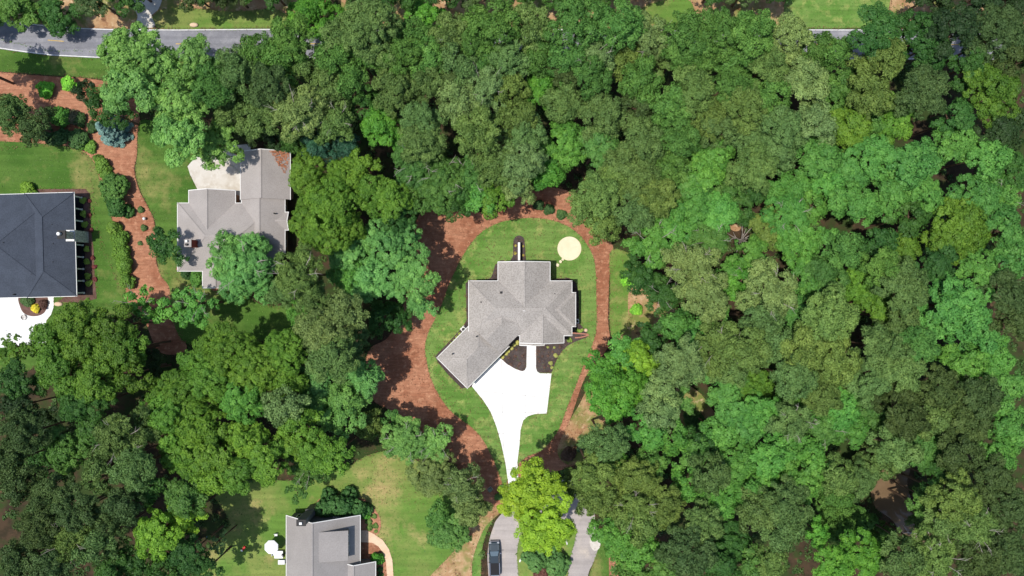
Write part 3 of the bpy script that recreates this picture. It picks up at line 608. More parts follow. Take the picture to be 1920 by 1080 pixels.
# pickup
def pickup(px, py):
    e = empty('pickup_truck', at(px, py, .11), math.radians(1.5)); L, W = 5.85, 1.95
    d = MB()   # lower body: side profile along local y, lofted
    secs = [(-2.88, .78, .55, .95), (-2.8, .95, .5, 1.08), (-1.2, .975, .45, 1.1), (1.0, .975, .45, 1.1), (1.6, .97, .45, 1.12), (2.45, .93, .5, 1.04), (2.8, .84, .55, .95), (2.92, .6, .6, .85)]
    rings = []
    for y, hw, z0, z1 in secs:
        k = len(d.v); d.v += [(-hw, y, z0), (-hw, y, z1 - .12), (-hw + .1, y, z1), (hw - .1, y, z1), (hw, y, z1 - .12), (hw, y, z0)]; rings.append(k)
    for a, b in zip(rings, rings[1:]):
        for j in range(6): d.f.append((a + j, b + j, b + (j + 1) % 6, a + (j + 1) % 6)); d.m.append(0)
    d.f.append(tuple(rings[0] + j for j in range(6))); d.m.append(0); d.f.append(tuple(rings[-1] + 5 - j for j in range(6))); d.m.append(0)
    body = d.build('body', M['carpaint'], e)
    hd = MB(); hd.face([(-.6, 1.35, 1.14), (.6, 1.35, 1.14), (.5, 2.5, 1.075), (-.5, 2.5, 1.075)]); hd.build('hood_bulge', M['carpaint'], body)
    c = MB(); b0 = [(-.9, -.55), (.9, -.55), (.9, 1.45), (-.9, 1.45)]; t0 = [(-.68, -.3), (.68, -.3), (.66, .72), (-.66, .72)]
    zb, zt = 1.09, 1.82
    bb = [(x, y, zb) for x, y in b0]; tt = [(x, y, zt) for x, y in t0]
    c.face(tt)
    for k in range(4): c.face([bb[k], bb[(k + 1) % 4], tt[(k + 1) % 4], tt[k]])
    c.build('cab', M['carpaint'], e, bevel=.05)
    def pane(k, name, u0, u1, v0, v1, parent):
        B0, B1, T0, T1 = Vector(bb[k]), Vector(bb[(k + 1) % 4]), Vector(tt[k]), Vector(tt[(k + 1) % 4])
        P = lambda u, v: (B0.lerp(B1, u)).lerp(T0.lerp(T1, u), v)
        nrm = (B1 - B0).cross(T0 - B0).normalized() * .025
        g_ = MB(); g_.face([P(u0, v0) + nrm, P(u1, v0) + nrm, P(u1, v1) + nrm, P(u0, v1) + nrm]); g_.build(name, M['painted_sky_glass'], parent)
    pane(2, 'windshield', .06, .94, .1, .93, e); pane(0, 'rear_window', .08, .92, .2, .9, e)
    for k in (1, 3): pane(k, 'side_window', .08, .46, .2, .88, e); pane(k, 'side_window', .54, .9, .2, .88, e)
    bd = MB(); bd.box(-.74, .74, -2.68, -.7, 1.1, 1.13); bd.build('bed_cover', M['dark'], e)
    for s in (-1, 1):
        r_ = MB(); r_.box(s * .84 - .05, s * .84 + .05, -2.7, -.65, 1.1, 1.16); r_.build('bed_rail', M['chrome'], e)
        mr = MB(); mr.box(s * 1.08 - .12, s * 1.08 + .12, 1.02, 1.14, 1.1, 1.32); mr.build('mirror', M['chrome'], e)
        hl = MB(); hl.box(s * .68 - .17, s * .68 + .17, 2.68, 2.86, .78, .965); hl.build('headlight', M['clearlamp'], e)
        tl = MB(); tl.box(s * .86 - .07, s * .86 + .07, -2.93, -2.86, .62, 1.0); tl.build('taillight', M['redlamp'], e)
        for y in (-1.85, 1.9):
            t = MB(); t.tube([(s * .72, y, .4), (s * .97, y, .4)], [.4, .4], 18); wo_ = t.build('wheel', M['rubber'], e)
            rm = MB(); rm.tube([(s * .96, y, .4), (s * .985, y, .4)], [.24, .2], 12); rm.build('rim', M['chrome'], wo_)
    bp = MB(); bp.box(-.92, .92, -3.05, -2.88, .5, .72); bp.box(-.5, .5, -2.97, -2.87, .72, .92); bp.build('rear_bumper', M['chrome'], e)
    bp = MB(); bp.box(-.85, .85, 2.86, 3.0, .48, .68); bp.build('front_bumper', M['chrome'], e)
    tag(e, 'dark blue pickup truck parked on the loop lane', 'truck')
pickup(927.5, 1044)

# patio furniture of the lower house
u = empty('patio_umbrella', at(517, 1017, 0)); d = MB(); d.lathe([(.03, 0), (.03, 2.5)], 8); d.build('pole', M['steel'], u)
d = MB(); N8 = 8; r8 = 1.25; top = (0, 0, 2.75)
for k in range(N8):
    t0, t1 = math.pi / 8 + 2 * math.pi * k / N8, math.pi / 8 + 2 * math.pi * (k + 1) / N8
    A_, B_ = (r8 * math.cos(t0), r8 * math.sin(t0), 2.2), (r8 * math.cos(t1), r8 * math.sin(t1), 2.2)
    d.face([A_, B_, top]); d.face([(A_[0], A_[1], 2.08), (B_[0], B_[1], 2.08), B_, A_])
d.build('canopy', M['fabric'], u)
d = MB(); d.lathe([(.3, 0), (.3, .08), (.05, .12)], 12); d.build('foot', M['steel'], u)
tag(u, 'white octagonal patio umbrella beside the lower house', 'umbrella')
t = empty('patio_table', at(525, 1037, 0)); d = MB(); d.box(-.75, .75, -.65, .65, .7, .75); d.build('tabletop', M['fabric'], t)
for x in (-.68, .68):
    for y in (-.58, .58): d = MB(); d.box(x - .03, x + .03, y - .03, y + .03, 0, .7); d.build('leg', M['steel'], t)
tag(t, 'white square patio table just below the umbrella', 'table')
gr = empty('grill', at(531, 1040, .76)); d = MB(); d.lathe([(.1, 0), (.22, .06), (.26, .18), (.2, .3), (.04, .34)], 16); d.build('bowl', M['black'], gr, smooth=True); d = MB(); d.box(-.06, .06, -.015, .015, .34, .38); d.build('handle', M['steel'], gr)
tag(gr, 'round black table grill on the white patio table', 'grill')
def chair(px, py, rz, label):
    c = empty('patio_chair', at(px, py, 0), rz); d = MB(); d.box(-.25, .25, -.25, .25, .42, .46); d.build('seat', M['fabric'], c)
    d = MB(); d.box(-.25, .25, .22, .27, .46, .9); d.build('backrest', M['fabric'], c)
    for x in (-.22, .22):
        for y in (-.22, .22): d = MB(); d.box(x - .02, x + .02, y - .02, y + .02, 0, .42); d.build('leg', M['steel'], c)
    tag(c, label, 'chair', 'patio chairs by the lower house')
chair(519, 1001, 0, 'white patio chair above the umbrella'); chair(515, 1037, 1.57, 'white patio chair left of the patio table')
d = MB(); d.box(-.55, .55, -.35, .35, 0, .5, 0); bx_ = empty('storage_box', at(529.5, 1052, 0)); d.build('chest', M['blue'], bx_, bevel=.03); d = MB(); d.box(-.58, .58, -.38, .38, .5, .57); d.build('lid', M['fabric'], bx_)
tag(bx_, 'small white lidded storage box below the patio table', 'box')
# toy, bucket, small street things
ty = empty('ride_on_toy', at(458, 1027, 0), .9); d = MB(); d.box(-.45, .45, -.2, .2, .15, .42); d.build('toy_body', M['red'], ty, bevel=.08); d = MB(); d.box(-.48, -.25, -.18, .18, .42, .6); d.build('seat', M['fabric'], ty)
for x in (-.32, .32):
    for y in (-.22, .22): d = MB(); d.tube([(x, y - .04, .15), (x, y + .04, .15)], [.15, .15], 10); d.build('wheel', M['rubber'], ty)
tag(ty, 'red ride on toy lying on the lower lawn', 'toy')
d = MB(); d.lathe([(.18, 0), (.24, .35), (.21, .35), (.16, .05), (.01, .05)], 12); o = d.build('bucket', M['blue']); o.location = at(391, 1006, 0); tag(o, 'small blue bucket at the edge of the left woods', 'bucket')
ub = empty('utility_box', at(919, 917, 0), .7); d = MB(); d.box(-.4, .4, -.35, .35, 0, .1); d.build('plinth', M['old_concrete'], ub); d = MB(); d.box(-.33, .33, -.28, .28, .1, .8); d.build('cabinet', M['cabinet'], ub, bevel=.03)
tag(ub, 'grey green utility box on the straw above the loop lane', 'utility box')
d = MB(); d.lathe([(.5, 0), (.5, .22), (.38, .22), (.38, .05), (.01, .05)], 20); o = d.build('ring_planter', M['stone']); o.location = at(45, 595, .1); tag(o, 'grey round ring planter on the left white driveway', 'planter')
gl = empty('garden_globe', at(273, 410.5, .02)); d = MB(); d.lathe([(.08, 0), (.08, .3)], 8); d.build('stem', M['black'], gl); d = MB(); d.lathe([(.05, .28), (.22, .36), (.28, .52), (.2, .7), (.03, .76)], 14); d.build('globe', M['fabric'], gl, smooth=True)
tag(gl, 'white globe garden light on the red straw bed', 'garden light')
for px, py, sx, sy, rz, lb in ((1062, 1016, .2, .55, .3, 'long white stone at the island edge by the right lane'), (975.5, 1050, .2, .42, -.35, 'lower white stone at the left edge of the island'), (979, 1041, .16, .3, -.5, 'upper white stone at the left edge of the island')):
    d = MB(); d.lathe([(1, 0), (1.05, .12), (.7, .28), (.1, .32)], 8); o = d.build('edge_stone', M['trim'], smooth=True); o.scale = (sx, sy, .8); o.rotation_euler.z = rz; o.location = at(px, py, .13); tag(o, lb, 'stone', 'white edge stones of the island')
d = MB(); d.lathe([(1, 0), (1.0, .03), (.01, .03)], 18); o = d.build('drain_cover', M['black']); o.scale = (.3, .55, 1); o.location = at(1109, 1022, .1); tag(o, 'dark drain cover beside the crushed stone patch', 'drain')
# rocks on the verge and bed
for k, (px, py, r_, lb) in enumerate(((364, 47, .5, 'tan rock pile on the verge above the road'), (52, 592 - 25, .35, 'pale boulder in the half round planting bed'), (110, 570, .5, 'pale step stone by the blue house corner'))):
    d = MB(); d.lathe([(r_, 0), (r_ * 1.05, .2 * r_), (r_ * .7, .55 * r_), (.05, .65 * r_)], 8); o = d.build('rock', M['tan'], smooth=True); o.scale = (1.5, .8, 1); o.location = at(px, py, .08); tag(o, lb, 'rock')

# dead wood
def deadwood(name, base, tip, r0, label, seed, nb=9, up=.35, cat='dead tree'):
    rng = random.Random(seed); e = empty(name, base); a = Vector((0, 0, 0)); b = Vector(tip) - Vector(base)
    d = MB(); pts = [a.lerp(b, t) + Vector((rng.uniform(-.15, .15), rng.uniform(-.15, .15), 0)) for t in (0, .25, .5, .75, 1)]
    d.tube(pts, [r0, r0 * .85, r0 * .65, r0 * .42, r0 * .15], 7); d.build('trunk', M['deadwood'], e)
    dirn = b.normalized()
    for k in range(nb):
        t = .3 + .65 * rng.random(); p = a.lerp(b, t); s = 1 if k % 2 else -1; side = (Vector((-dirn.y, dirn.x, up * rng.uniform(.3, 1.5))) if abs(dirn.z) < .6 else Vector((math.cos(k * 2.4), math.sin(k * 2.4), up * .5))).normalized() * s
        if side.z < 0: side.z *= -1
        q = p + (dirn * .7 + side).normalized() * b.length * rng.uniform(.2, .42); mid_ = p.lerp(q, .5) + Vector((rng.uniform(-.2, .2), rng.uniform(-.2, .2), .1))
        m = MB(); m.tube([p, mid_, q], [r0 * .4 * (1.1 - t), r0 * .28 * (1.1 - t), .02], 5); m.build('branch', M['deadwood'], e)
    tag(e, label, cat)
deadwood('fallen_tree', at(1742, 998, .3), at(1690, 1000, .5), .2, 'bleached fallen tree lying over the pond edge', 3)
deadwood('dead_snag', at(1382, 455, 0), at(1398, 446, 11.5), .34, 'pale broken snag jutting from the right woods', 8, 14, .5)

# ------------------------------------------------------------------ foliage
def leaf_mesh(name, cen, nrm, su, sv, tint, m, rng):
    """one diamond leaf (or needle tuft) per row"""
    n = len(cen); r = rng.normal(size=(n, 3)); t = np.cross(nrm, r); t /= np.linalg.norm(t, axis=1)[:, None] + 1e-9
    b = np.cross(nrm, t); u = t * su[:, None]; v = b * sv[:, None]
    bend = nrm * (su * .25)[:, None]
    V = np.stack([cen - u - bend, cen - v, cen + u - bend, cen + v], 1).reshape(-1, 3)
    me = bpy.data.meshes.new(name); me.vertices.add(4 * n); me.vertices.foreach_set('co', V.astype(np.float32).ravel())
    me.loops.add(4 * n); me.loops.foreach_set('vertex_index', np.arange(4 * n, dtype=np.int32))
    me.polygons.add(n); me.polygons.foreach_set('loop_start', np.arange(0, 4 * n, 4, dtype=np.int32)); me.polygons.foreach_set('loop_total', np.full(n, 4, dtype=np.int32))
    at_ = me.attributes.new('tint', 'FLOAT', 'POINT'); at_.data.foreach_set('value', np.repeat(tint, 4).astype(np.float32))
    me.materials.append(m); me.update(calc_edges=True); return me

def sphere_dirs(n, rng, zmin=-1.0):
    z = rng.uniform(zmin, 1, n); a = rng.uniform(0, 2 * np.pi, n); r = np.sqrt(1 - z * z)
    return np.stack([r * np.cos(a), r * np.sin(a), z], 1)

def crown_mesh(kind, R, seed):
    """crown of radius R, lowest point near z=0. lobes > clumps > leaves, so that light and dark clumps and gaps come from the geometry"""
    rng = np.random.default_rng(seed)
    if kind == 'P':   depth, nl, lr, cr, dens, su, sv, zmin = 1.15, 17, .285, .50, 1.40, (.12, .22), (.045, .08), -.2
    elif kind == 'B': depth, nl, lr, cr, dens, su, sv, zmin = 1.10, 16, .285, .54, 1.32, (.10, .19), (.07, .12), -.2
    elif kind == 'S': depth, nl, lr, cr, dens, su, sv, zmin = 1.00, 14, .34, .46, 1.4, (.09, .17), (.05, .09), -.3
    elif kind == 'O': depth, nl, lr, cr, dens, su, sv, zmin = .90, 12, .25, .48, 1.0, (.12, .22), (.08, .14), -.3      # open, airy
    else:             depth, nl, lr, cr, dens, su, sv, zmin = 1.4, 6, .50, .26, 2.2, (.07, .13), (.045, .08), -.6      # shrub
    D = depth * R * 1.25; nl = max(5, int(nl * (R / 4.4) ** 1.3))
    lobes = [(np.array([0, 0, D * .70]), R * lr * 1.1)] if kind != 'O' else []
    ph = rng.uniform(0, 6.28); ex = rng.uniform(.86, 1.14); lean = rng.normal(size=2) * .06 * R
    for k in range(nl):
        f = .80 * math.sqrt((k + .9) / nl) * rng.uniform(.86, 1.10); a = ph + k * 2.39996 + rng.uniform(-.35, .35)
        r_ = R * lr * rng.uniform(.68, 1.22) * (4.4 / R) ** .35
        zc = D * (.76 - .64 * f ** 1.7 + rng.normal() * .08); lobes.append((np.array([math.cos(a) * f * R * ex + lean[0], math.sin(a) * f * R / ex + lean[1], zc]), r_))
    C_, N_, T_ = [], [], []
    for c, r_ in lobes:
        ncl = max(6, int(dens * 4 * math.pi * r_ * r_ * .62 / (math.pi * cr * cr)))
        dirs = sphere_dirs(ncl, rng, zmin)
        cc = c + dirs * np.array([1, 1, .8]) * r_ * rng.uniform(.72, 1.06, ncl)[:, None]
        lt_ = rng.uniform(-.17, .17)
        for j in range(ncl):
            q = cr * rng.uniform(.6, 1.25); m = int(rng.uniform(54, 76) * (q / cr) ** 1.6 * (.8 if kind == 'O' else 1))
            d = sphere_dirs(m, rng, -.35); dn = d * .75 + dirs[j] * .5
            p = cc[j] + d * np.array([1, 1, .62]) * q * rng.uniform(.55, 1.05, m)[:, None]
            if kind == 'P': nn = dn + rng.normal(size=(m, 3)) * .55
            else: nn = dn + np.array([0, 0, .35]) + rng.normal(size=(m, 3)) * .42
            C_.append(p); N_.append(nn); T_.append(np.clip(.5 + lt_ + rng.normal() * .13 + rng.normal(size=m) * .13, 0, 1))
    Cn, Nn, Tn = np.concatenate(C_), np.concatenate(N_), np.concatenate(T_)
    Nn /= np.linalg.norm(Nn, axis=1)[:, None] + 1e-9; n = len(Cn)
    me = leaf_mesh('crown', Cn, Nn, rng.uniform(*su, n), rng.uniform(*sv, n), Tn, M['needle'] if kind == 'P' else (M['glossy'] if kind == 'G' else M['leaf']), rng)
    ends = [l[0] for l in lobes]
    return me, ends, D

def limb_mesh(ends, D, R, seed):
    """limbs inside the crown, from the trunk top to each lobe"""
    rng = random.Random(seed); d = MB()
    for e in ends:
        e = Vector(e); z0 = rng.uniform(-.05, .35) * D; a = Vector((0, 0, z0)); mid_ = a.lerp(e, .55) + Vector((0, 0, -.06 * D))
        d.tube([a, mid_, e], [.035 * R, .022 * R, .008 * R], 5, cap=False)
    d.tube([(0, 0, -.35 * D), (0, 0, .2 * D), (0.03 * R, 0, .62 * D)], [.06 * R, .045 * R, .015 * R], 7)
    return d.mesh('limb', M['bark'])

def bare_mesh(seed, R):
    """thin bleached twigs that poke out of a crown, all from one stub"""
    rng = random.Random(seed); d = MB(); z0 = .35 * R
    d.tube([(0, 0, z0 - .3), (0, 0, z0 + .3)], [.2, .12], 5)
    for k in range(5):
        a = k * 1.3 + rng.uniform(-.4, .4); p = Vector((0, 0, z0)); q = Vector((math.cos(a) * R * .75, math.sin(a) * R * .75, R * rng.uniform(.8, 1.05)))
        d.tube([p, p.lerp(q, .5) + Vector((rng.uniform(-.3, .3), rng.uniform(-.3, .3), 0)), q], [.06, .045, .02], 4, cap=False)
        for j in range(3):
            b = p.lerp(q, rng.uniform(.6, .95)); a2 = a + rng.uniform(-1.3, 1.3); e = b + Vector((math.cos(a2), math.sin(a2), .3)) * R * rng.uniform(.15, .28)
            d.tube([b, e], [.03, .012], 4, cap=False)
    return d.mesh('bare_branch', M['deadwood'])

SIZES = {'P': (3.0, 4.2, 5.6), 'B': (2.8, 4.2, 5.6), 'S': (2.8, 4.4, 6.0), 'O': (3.2, 4.6)}
CROWN = {}
for kd, sz in SIZES.items():
    for si, R_ in enumerate(sz):
        nv = 5 if kd in 'PB' else 4
        CROWN[kd, si] = []
        for v in range(nv):
            me, ends, D_ = crown_mesh(kd, R_, 1000 * 'PBSO'.index(kd) + 100 * si + v)
            CROWN[kd, si].append((me, limb_mesh(ends, D_, R_, v), D_, R_))
BARE = [bare_mesh(s, 4.5) for s in range(4)]
_t = MB(); _t.tube([(0, 0, -.02), (.02, 0, .05), (0, .01, .4), (0, 0, 1.0)], [1.35, 1.0, .85, .62], 8); TRUNK = _t.mesh('trunk', M['bark'])

# colour of a tree's leaves: key -> (word, sRGB seen from above)
K = 1.52
COL = {'g': ('grey green', (88, 114, 62)), 'd': ('dark olive', (68, 88, 48)), 'o': ('olive green', (94, 117, 58)), 'm': ('mid green', (78, 115, 53)), 'h': ('soft green', (104, 142, 72)),
       'n': ('deep green', (56, 92, 40)), 'b': ('cool green', (80, 127, 59)), 'c': ('fresh green', (82, 129, 55)), 'r': ('vivid green', (80, 130, 47)),
       'y': ('yellow green', (130, 158, 46)), 'z': ('lime tinged', (106, 142, 45)), 'l': ('moss green', (89, 125, 44)), 'k': ('blackish green', (42, 64, 34)),
       'w': ('pale grey green', (104, 126, 74)), 't': ('blue green', (48, 86, 66)), 'p': ('pale mint green', (95, 138, 72)), 'e': ('dusky lime', (78, 110, 38))}
# crowns as seen, plus low blackish ones added to darken a shaded gap: x y radius (photograph pixels), kind P pine, B broadleaf, S soft feathery broadleaf, O open branchy, then colour; * bare twigs
TREES = '''
35 8 44 B m/100 24 36 B n/165 -12 42 B d/345 -30 40 B d/425 -28 42 B d/500 -32 40 B n/-125 95 60 B n/-60 20 50 B n/230 -40 44 B n/290 -60 40 B d/385 -48 44 B n/465 -50 44 B n/655 -42 44 B n/740 -36 42 B n/830 -28 40 B n/905 -44 46 B d/985 -40 44 B n/1060 -36 44 B n/1135 -34 40 B n/1200 -52 40 B d/1345 -38 40 B n/1405 -30 40 B d/1460 -52 44 B n/1760 -20 44 B k/1840 -12 48 B k/1915 -6 46 B k/
585 26 50 B r/690 44 58 P g/792 28 40 B r/545 72 44 P m/728 82 42 P m/770 70 38 P m/640 72 44 P g/890 78 40 P m/845 68 44 P g/930 48 52 P m/1000 58 50 P g/1085 45 52 P m/1155 48 48 P m/1215 72 46 P w*/1290 70 52 P m/1345 52 48 P m/1410 60 54 P m/1478 80 48 P w/1535 96 40 P m/1562 98 36 P m/
1650 48 48 B n/1735 72 58 B n/1880 60 58 P d/1908 108 44 P d/1645 112 52 P o/1800 50 45 B k/
245 95 62 B h/235 160 60 B h/300 130 48 B h/365 108 46 B h/335 195 54 B h/335 255 54 B h/403 268 48 B h 13/400 160 48 P m/440 140 52 P g/445 200 52 P g 15/466 238 36 P d 9/480 98 44 P m/
525 118 44 P m/570 112 40 P g/625 108 42 P m/668 98 38 P m/752 105 46 P m/805 112 42 P m/860 118 44 P g/910 112 40 P m/960 112 46 P g/1012 108 44 P m/1062 108 42 P m/1112 102 44 P w*/1168 104 40 P o/1245 98 42 B g/1380 112 50 B m/1300 118 48 P m/1440 122 46 P o/1510 150 56 P w/1590 155 42 B m/1740 165 54 P d/1865 170 62 B e/1820 120 44 B n/1800 220 44 B n/
500 165 46 P d/490 215 38 P g/553 210 54 P w*/610 150 42 P g/655 152 38 P m/632 225 40 P o*/600 190 34 P d/
740 168 48 P g/800 152 45 P g/865 185 44 P w/912 160 46 P w*/952 160 38 P o/1010 165 46 B r/720 232 44 B r/788 222 46 P g/785 265 46 P g/845 145 38 P d/
895 252 54 P o/970 218 42 P o/985 255 46 P g/982 308 48 P w/1055 192 46 P g/1110 145 46 P m/1132 212 50 P g/1062 272 48 B c/1120 275 46 B m/1060 140 36 P d/690 200 36 B n/
1205 150 42 P m/1200 200 40 P d/1300 172 52 P o/1380 160 46 P m/1255 205 44 P m/1330 222 48 P o/1398 195 48 P o/1210 268 46 P g/1270 262 52 P m/1345 245 44 P g/1405 250 46 P g/1468 235 52 P g/1525 222 42 P w/1445 180 42 P m/
1568 185 40 B m/1590 245 52 B l/1685 215 48 B l/1635 232 38 B m/1640 175 44 P o/1545 262 36 B n/
1340 292 48 B c/1318 335 54 B c/1418 312 48 P o/1460 285 40 P g/1530 298 48 B b/1490 350 46 B c/1548 338 44 B c/1480 402 44 B c*/1532 388 40 B c/1590 318 48 B b/1640 292 50 B b/1710 302 58 B b/1790 270 52 B b/1850 292 50 B b/1610 380 52 B b/1678 358 50 B b/1738 360 44 B b/1838 372 50 B b/1720 408 42 B n/
1800 430 62 S l/1890 440 56 B b/1885 365 42 B b*/1905 320 44 B n/1885 250 56 B k/1905 490 42 B b/1895 545 46 P d/1448 430 44 S o/1500 452 50 B c/1552 448 34 B b/1590 468 42 P m/1540 512 48 S m/1612 530 44 S l/1660 498 46 P m/1692 468 44 B e/1652 450 38 B n/1700 540 54 P g/1795 575 72 B b/1760 500 44 B n/1840 510 44 B b/
1225 452 54 B c*/1268 432 40 B c/1330 452 46 B m*/1296 496 54 P w*/1205 515 42 S n/1242 550 38 S n*/1320 552 52 P w/1368 520 36 B c/1410 480 44 B c/1402 520 40 B r*/1450 548 58 P w*/1512 530 38 B b/1490 592 42 B b/1332 600 40 B b/1270 606 42 B b/1306 634 38 B b/1222 634 38 B n/1276 682 52 P w/1348 652 50 P o*/1425 595 46 P g/1402 660 58 P o/
1560 598 58 P o/1508 662 56 P o/1566 680 56 P o/1490 708 48 P g/1545 735 46 P o/1370 690 40 P g/1448 640 44 P g/1165 664 38 B c/1205 680 44 B z/1128 690 36 B r/1175 726 54 B r/1126 742 32 B r/1160 762 42 B r/1242 732 42 P w/1236 774 40 P w/1272 752 32 B m/1368 722 44 B b/1412 730 44 S l/1380 768 44 B b/1432 772 44 B c/1482 768 44 B c/1578 762 46 B c/1530 775 40 B c/1332 690 36 B b/
1638 546 40 S l/1648 585 38 S l/1700 595 44 P g/1650 650 54 P g/1692 692 54 P g/1640 712 46 P g/1722 648 46 P m/1850 640 48 B b/1812 682 50 B c/1866 668 48 B c/1762 732 50 P d/1840 742 54 P d/1892 722 44 B b/1640 768 44 S m/1700 774 54 P d/1820 792 52 P d/1892 800 54 B b/1905 600 40 P d/1750 790 40 P g/
1490 792 46 P g*/1545 802 44 B m*/1600 806 46 B c/1680 836 52 P g/1732 832 48 S m/1648 860 48 P g 9/1400 802 48 B b/1310 832 40 S n/1382 868 46 B c/1440 858 50 B c/1482 838 40 B c/1530 872 48 B c/1572 892 40 P o/1350 812 40 B b/
1215 804 46 B c/1262 826 40 B c/1135 828 46 P g/1166 876 30 B r/1226 868 38 B m/1110 892 46 P o/1076 908 32 P o 12/1116 938 42 P o/1200 902 46 P o/1190 952 48 P o*/1238 958 46 P o/1206 986 42 P o/1330 888 44 P g/1290 908 40 B c/1310 862 36 B m/1400 922 48 B c/1432 896 44 B c/1350 944 44 B c/1510 902 48 B c/1475 946 52 P g/1420 962 44 P g/1570 940 48 P m 8/1606 900 44 P g 9/
1575 978 48 P m 9/1606 985 42 P m 7/1320 982 48 P g/1150 1000 48 B c/1200 1030 54 B c/1288 1040 54 P d/1372 1020 48 S n/1350 1064 44 B n/1470 1000 42 P g/1410 1062 40 B m/1535 1000 28 B r/1565 1052 46 B r/1622 1048 48 B r/1240 1064 44 B m/1690 1050 44 P g/1450 1055 34 P o/1652 1006 28 P m 5/1175 1075 40 B m/
1762 902 48 B n/1790 935 50 P o/1862 900 50 P d/1890 960 48 P d/1832 990 50 P o*/1775 975 44 P g*/1762 1045 50 P o*/1840 1052 52 P d/1902 1040 48 P d/1800 850 44 P d/1878 852 44 B c/1755 862 28 B m/1745 938 32 B m*/1738 976 36 P g 7/1715 1030 34 P o/
258 568 44 O c*/322 578 44 O c/372 568 42 O c*/140 602 46 B e/195 612 46 B e/152 662 50 B e/210 662 48 B e/102 692 50 B e/170 716 50 B e/242 652 38 B e/238 702 40 B e/90 640 38 B e/25 662 44 O e/30 722 46 B n/
420 654 52 S l/390 702 56 S l/332 738 52 S l/310 782 56 S l/370 802 54 S l/470 682 54 S l/526 654 44 S l/450 752 46 B c/530 702 40 S l/340 852 50 S l/402 852 50 B l/460 832 48 B l/502 862 48 B l/442 892 44 B l/545 832 46 B l/592 852 44 B l/560 796 42 B l/390 905 40 B l/
605 620 54 P w/642 590 44 P w/622 672 50 P g/662 650 40 P g 12/590 722 48 B p 12/640 742 50 B p 12/682 712 42 B p 12/602 772 44 B p 12/652 782 40 B p 12/532 768 44 P w/566 588 28 S c 9/580 560 34 P g/690 800 34 P o 9/
30 762 40 B k/58 838 36 B k 7/86 792 32 B k 7/70 868 34 B n 8/275 690 36 B k 8/100 820 30 B k 6/40 815 46 P d/20 865 44 P d/150 762 48 S n/120 850 50 S m/180 800 42 S n/230 822 54 P g*/246 880 50 P g/190 880 42 P g/30 905 44 P d/90 940 50 P d/70 992 50 P d/140 962 48 P d/130 1012 50 P o*/172 1022 44 P g/40 1052 52 P d/100 1062 48 P d/345 930 48 B m/290 1002 50 B z/336 976 42 B z/350 1042 44 B n/230 952 40 P d/205 1068 44 B n/255 1058 38 B n/300 1068 40 B n/275 925 36 B n/195 985 40 P d/390 1065 36 O n/405 1018 24 O w/
582 872 44 S m* 10/556 925 26 O m/625 858 40 B l/760 826 50 S h* 9/818 832 40 S h* 8/815 894 50 S w 8/870 908 42 P w* 11/880 952 42 P w 10/838 1000 42 S p 7/826 968 30 B m 7/722 800 34 O m 7/
1008 916 55 B y/1022 988 62 B y/978 948 44 B y/
456 500 66 S p* 11/424 476 40 S p 10/560 512 54 P o*/530 548 30 P g 10/660 470 46 B p 12/738 452 60 B p 14/700 528 54 B p 12/776 520 50 B p 15/790 572 30 B p 9/645 520 38 B c 11/720 592 38 B n 8/752 600 28 B n 6/
580 330 44 S l/620 380 54 S l/578 402 44 S l/640 330 44 S l/600 440 44 S l/650 420 44 S l/600 275 38 S t/652 280 32 S t/548 272 28 B n 7/512 258 30 B k 6/
730 376 46 B l/692 362 36 S l/672 312 36 B l/780 310 52 S m*/830 332 50 S m*/802 366 40 S m/742 408 34 S n/882 330 48 S m*/900 368 38 B c/860 388 28 B n/932 368 38 B l/930 312 42 P o/962 344 36 P w/
1110 372 50 P o/1130 418 42 P o/1145 352 44 P o/1025 332 34 B r/1166 312 40 P g/1200 332 48 P g/1232 372 50 P o/1192 392 42 P g/1252 322 44 P m/1300 385 50 B c/1290 348 46 B m/1342 402 48 B c/1258 408 42 B c/1390 402 32 B n/1372 352 34 B m/1412 358 30 B n/1030 300 36 B c/
192 190 36 B n 8/218 215 30 B n 8/155 168 26 B k 6/20 215 42 P g 8/60 235 38 P d 8/308 462 38 B n 9'''
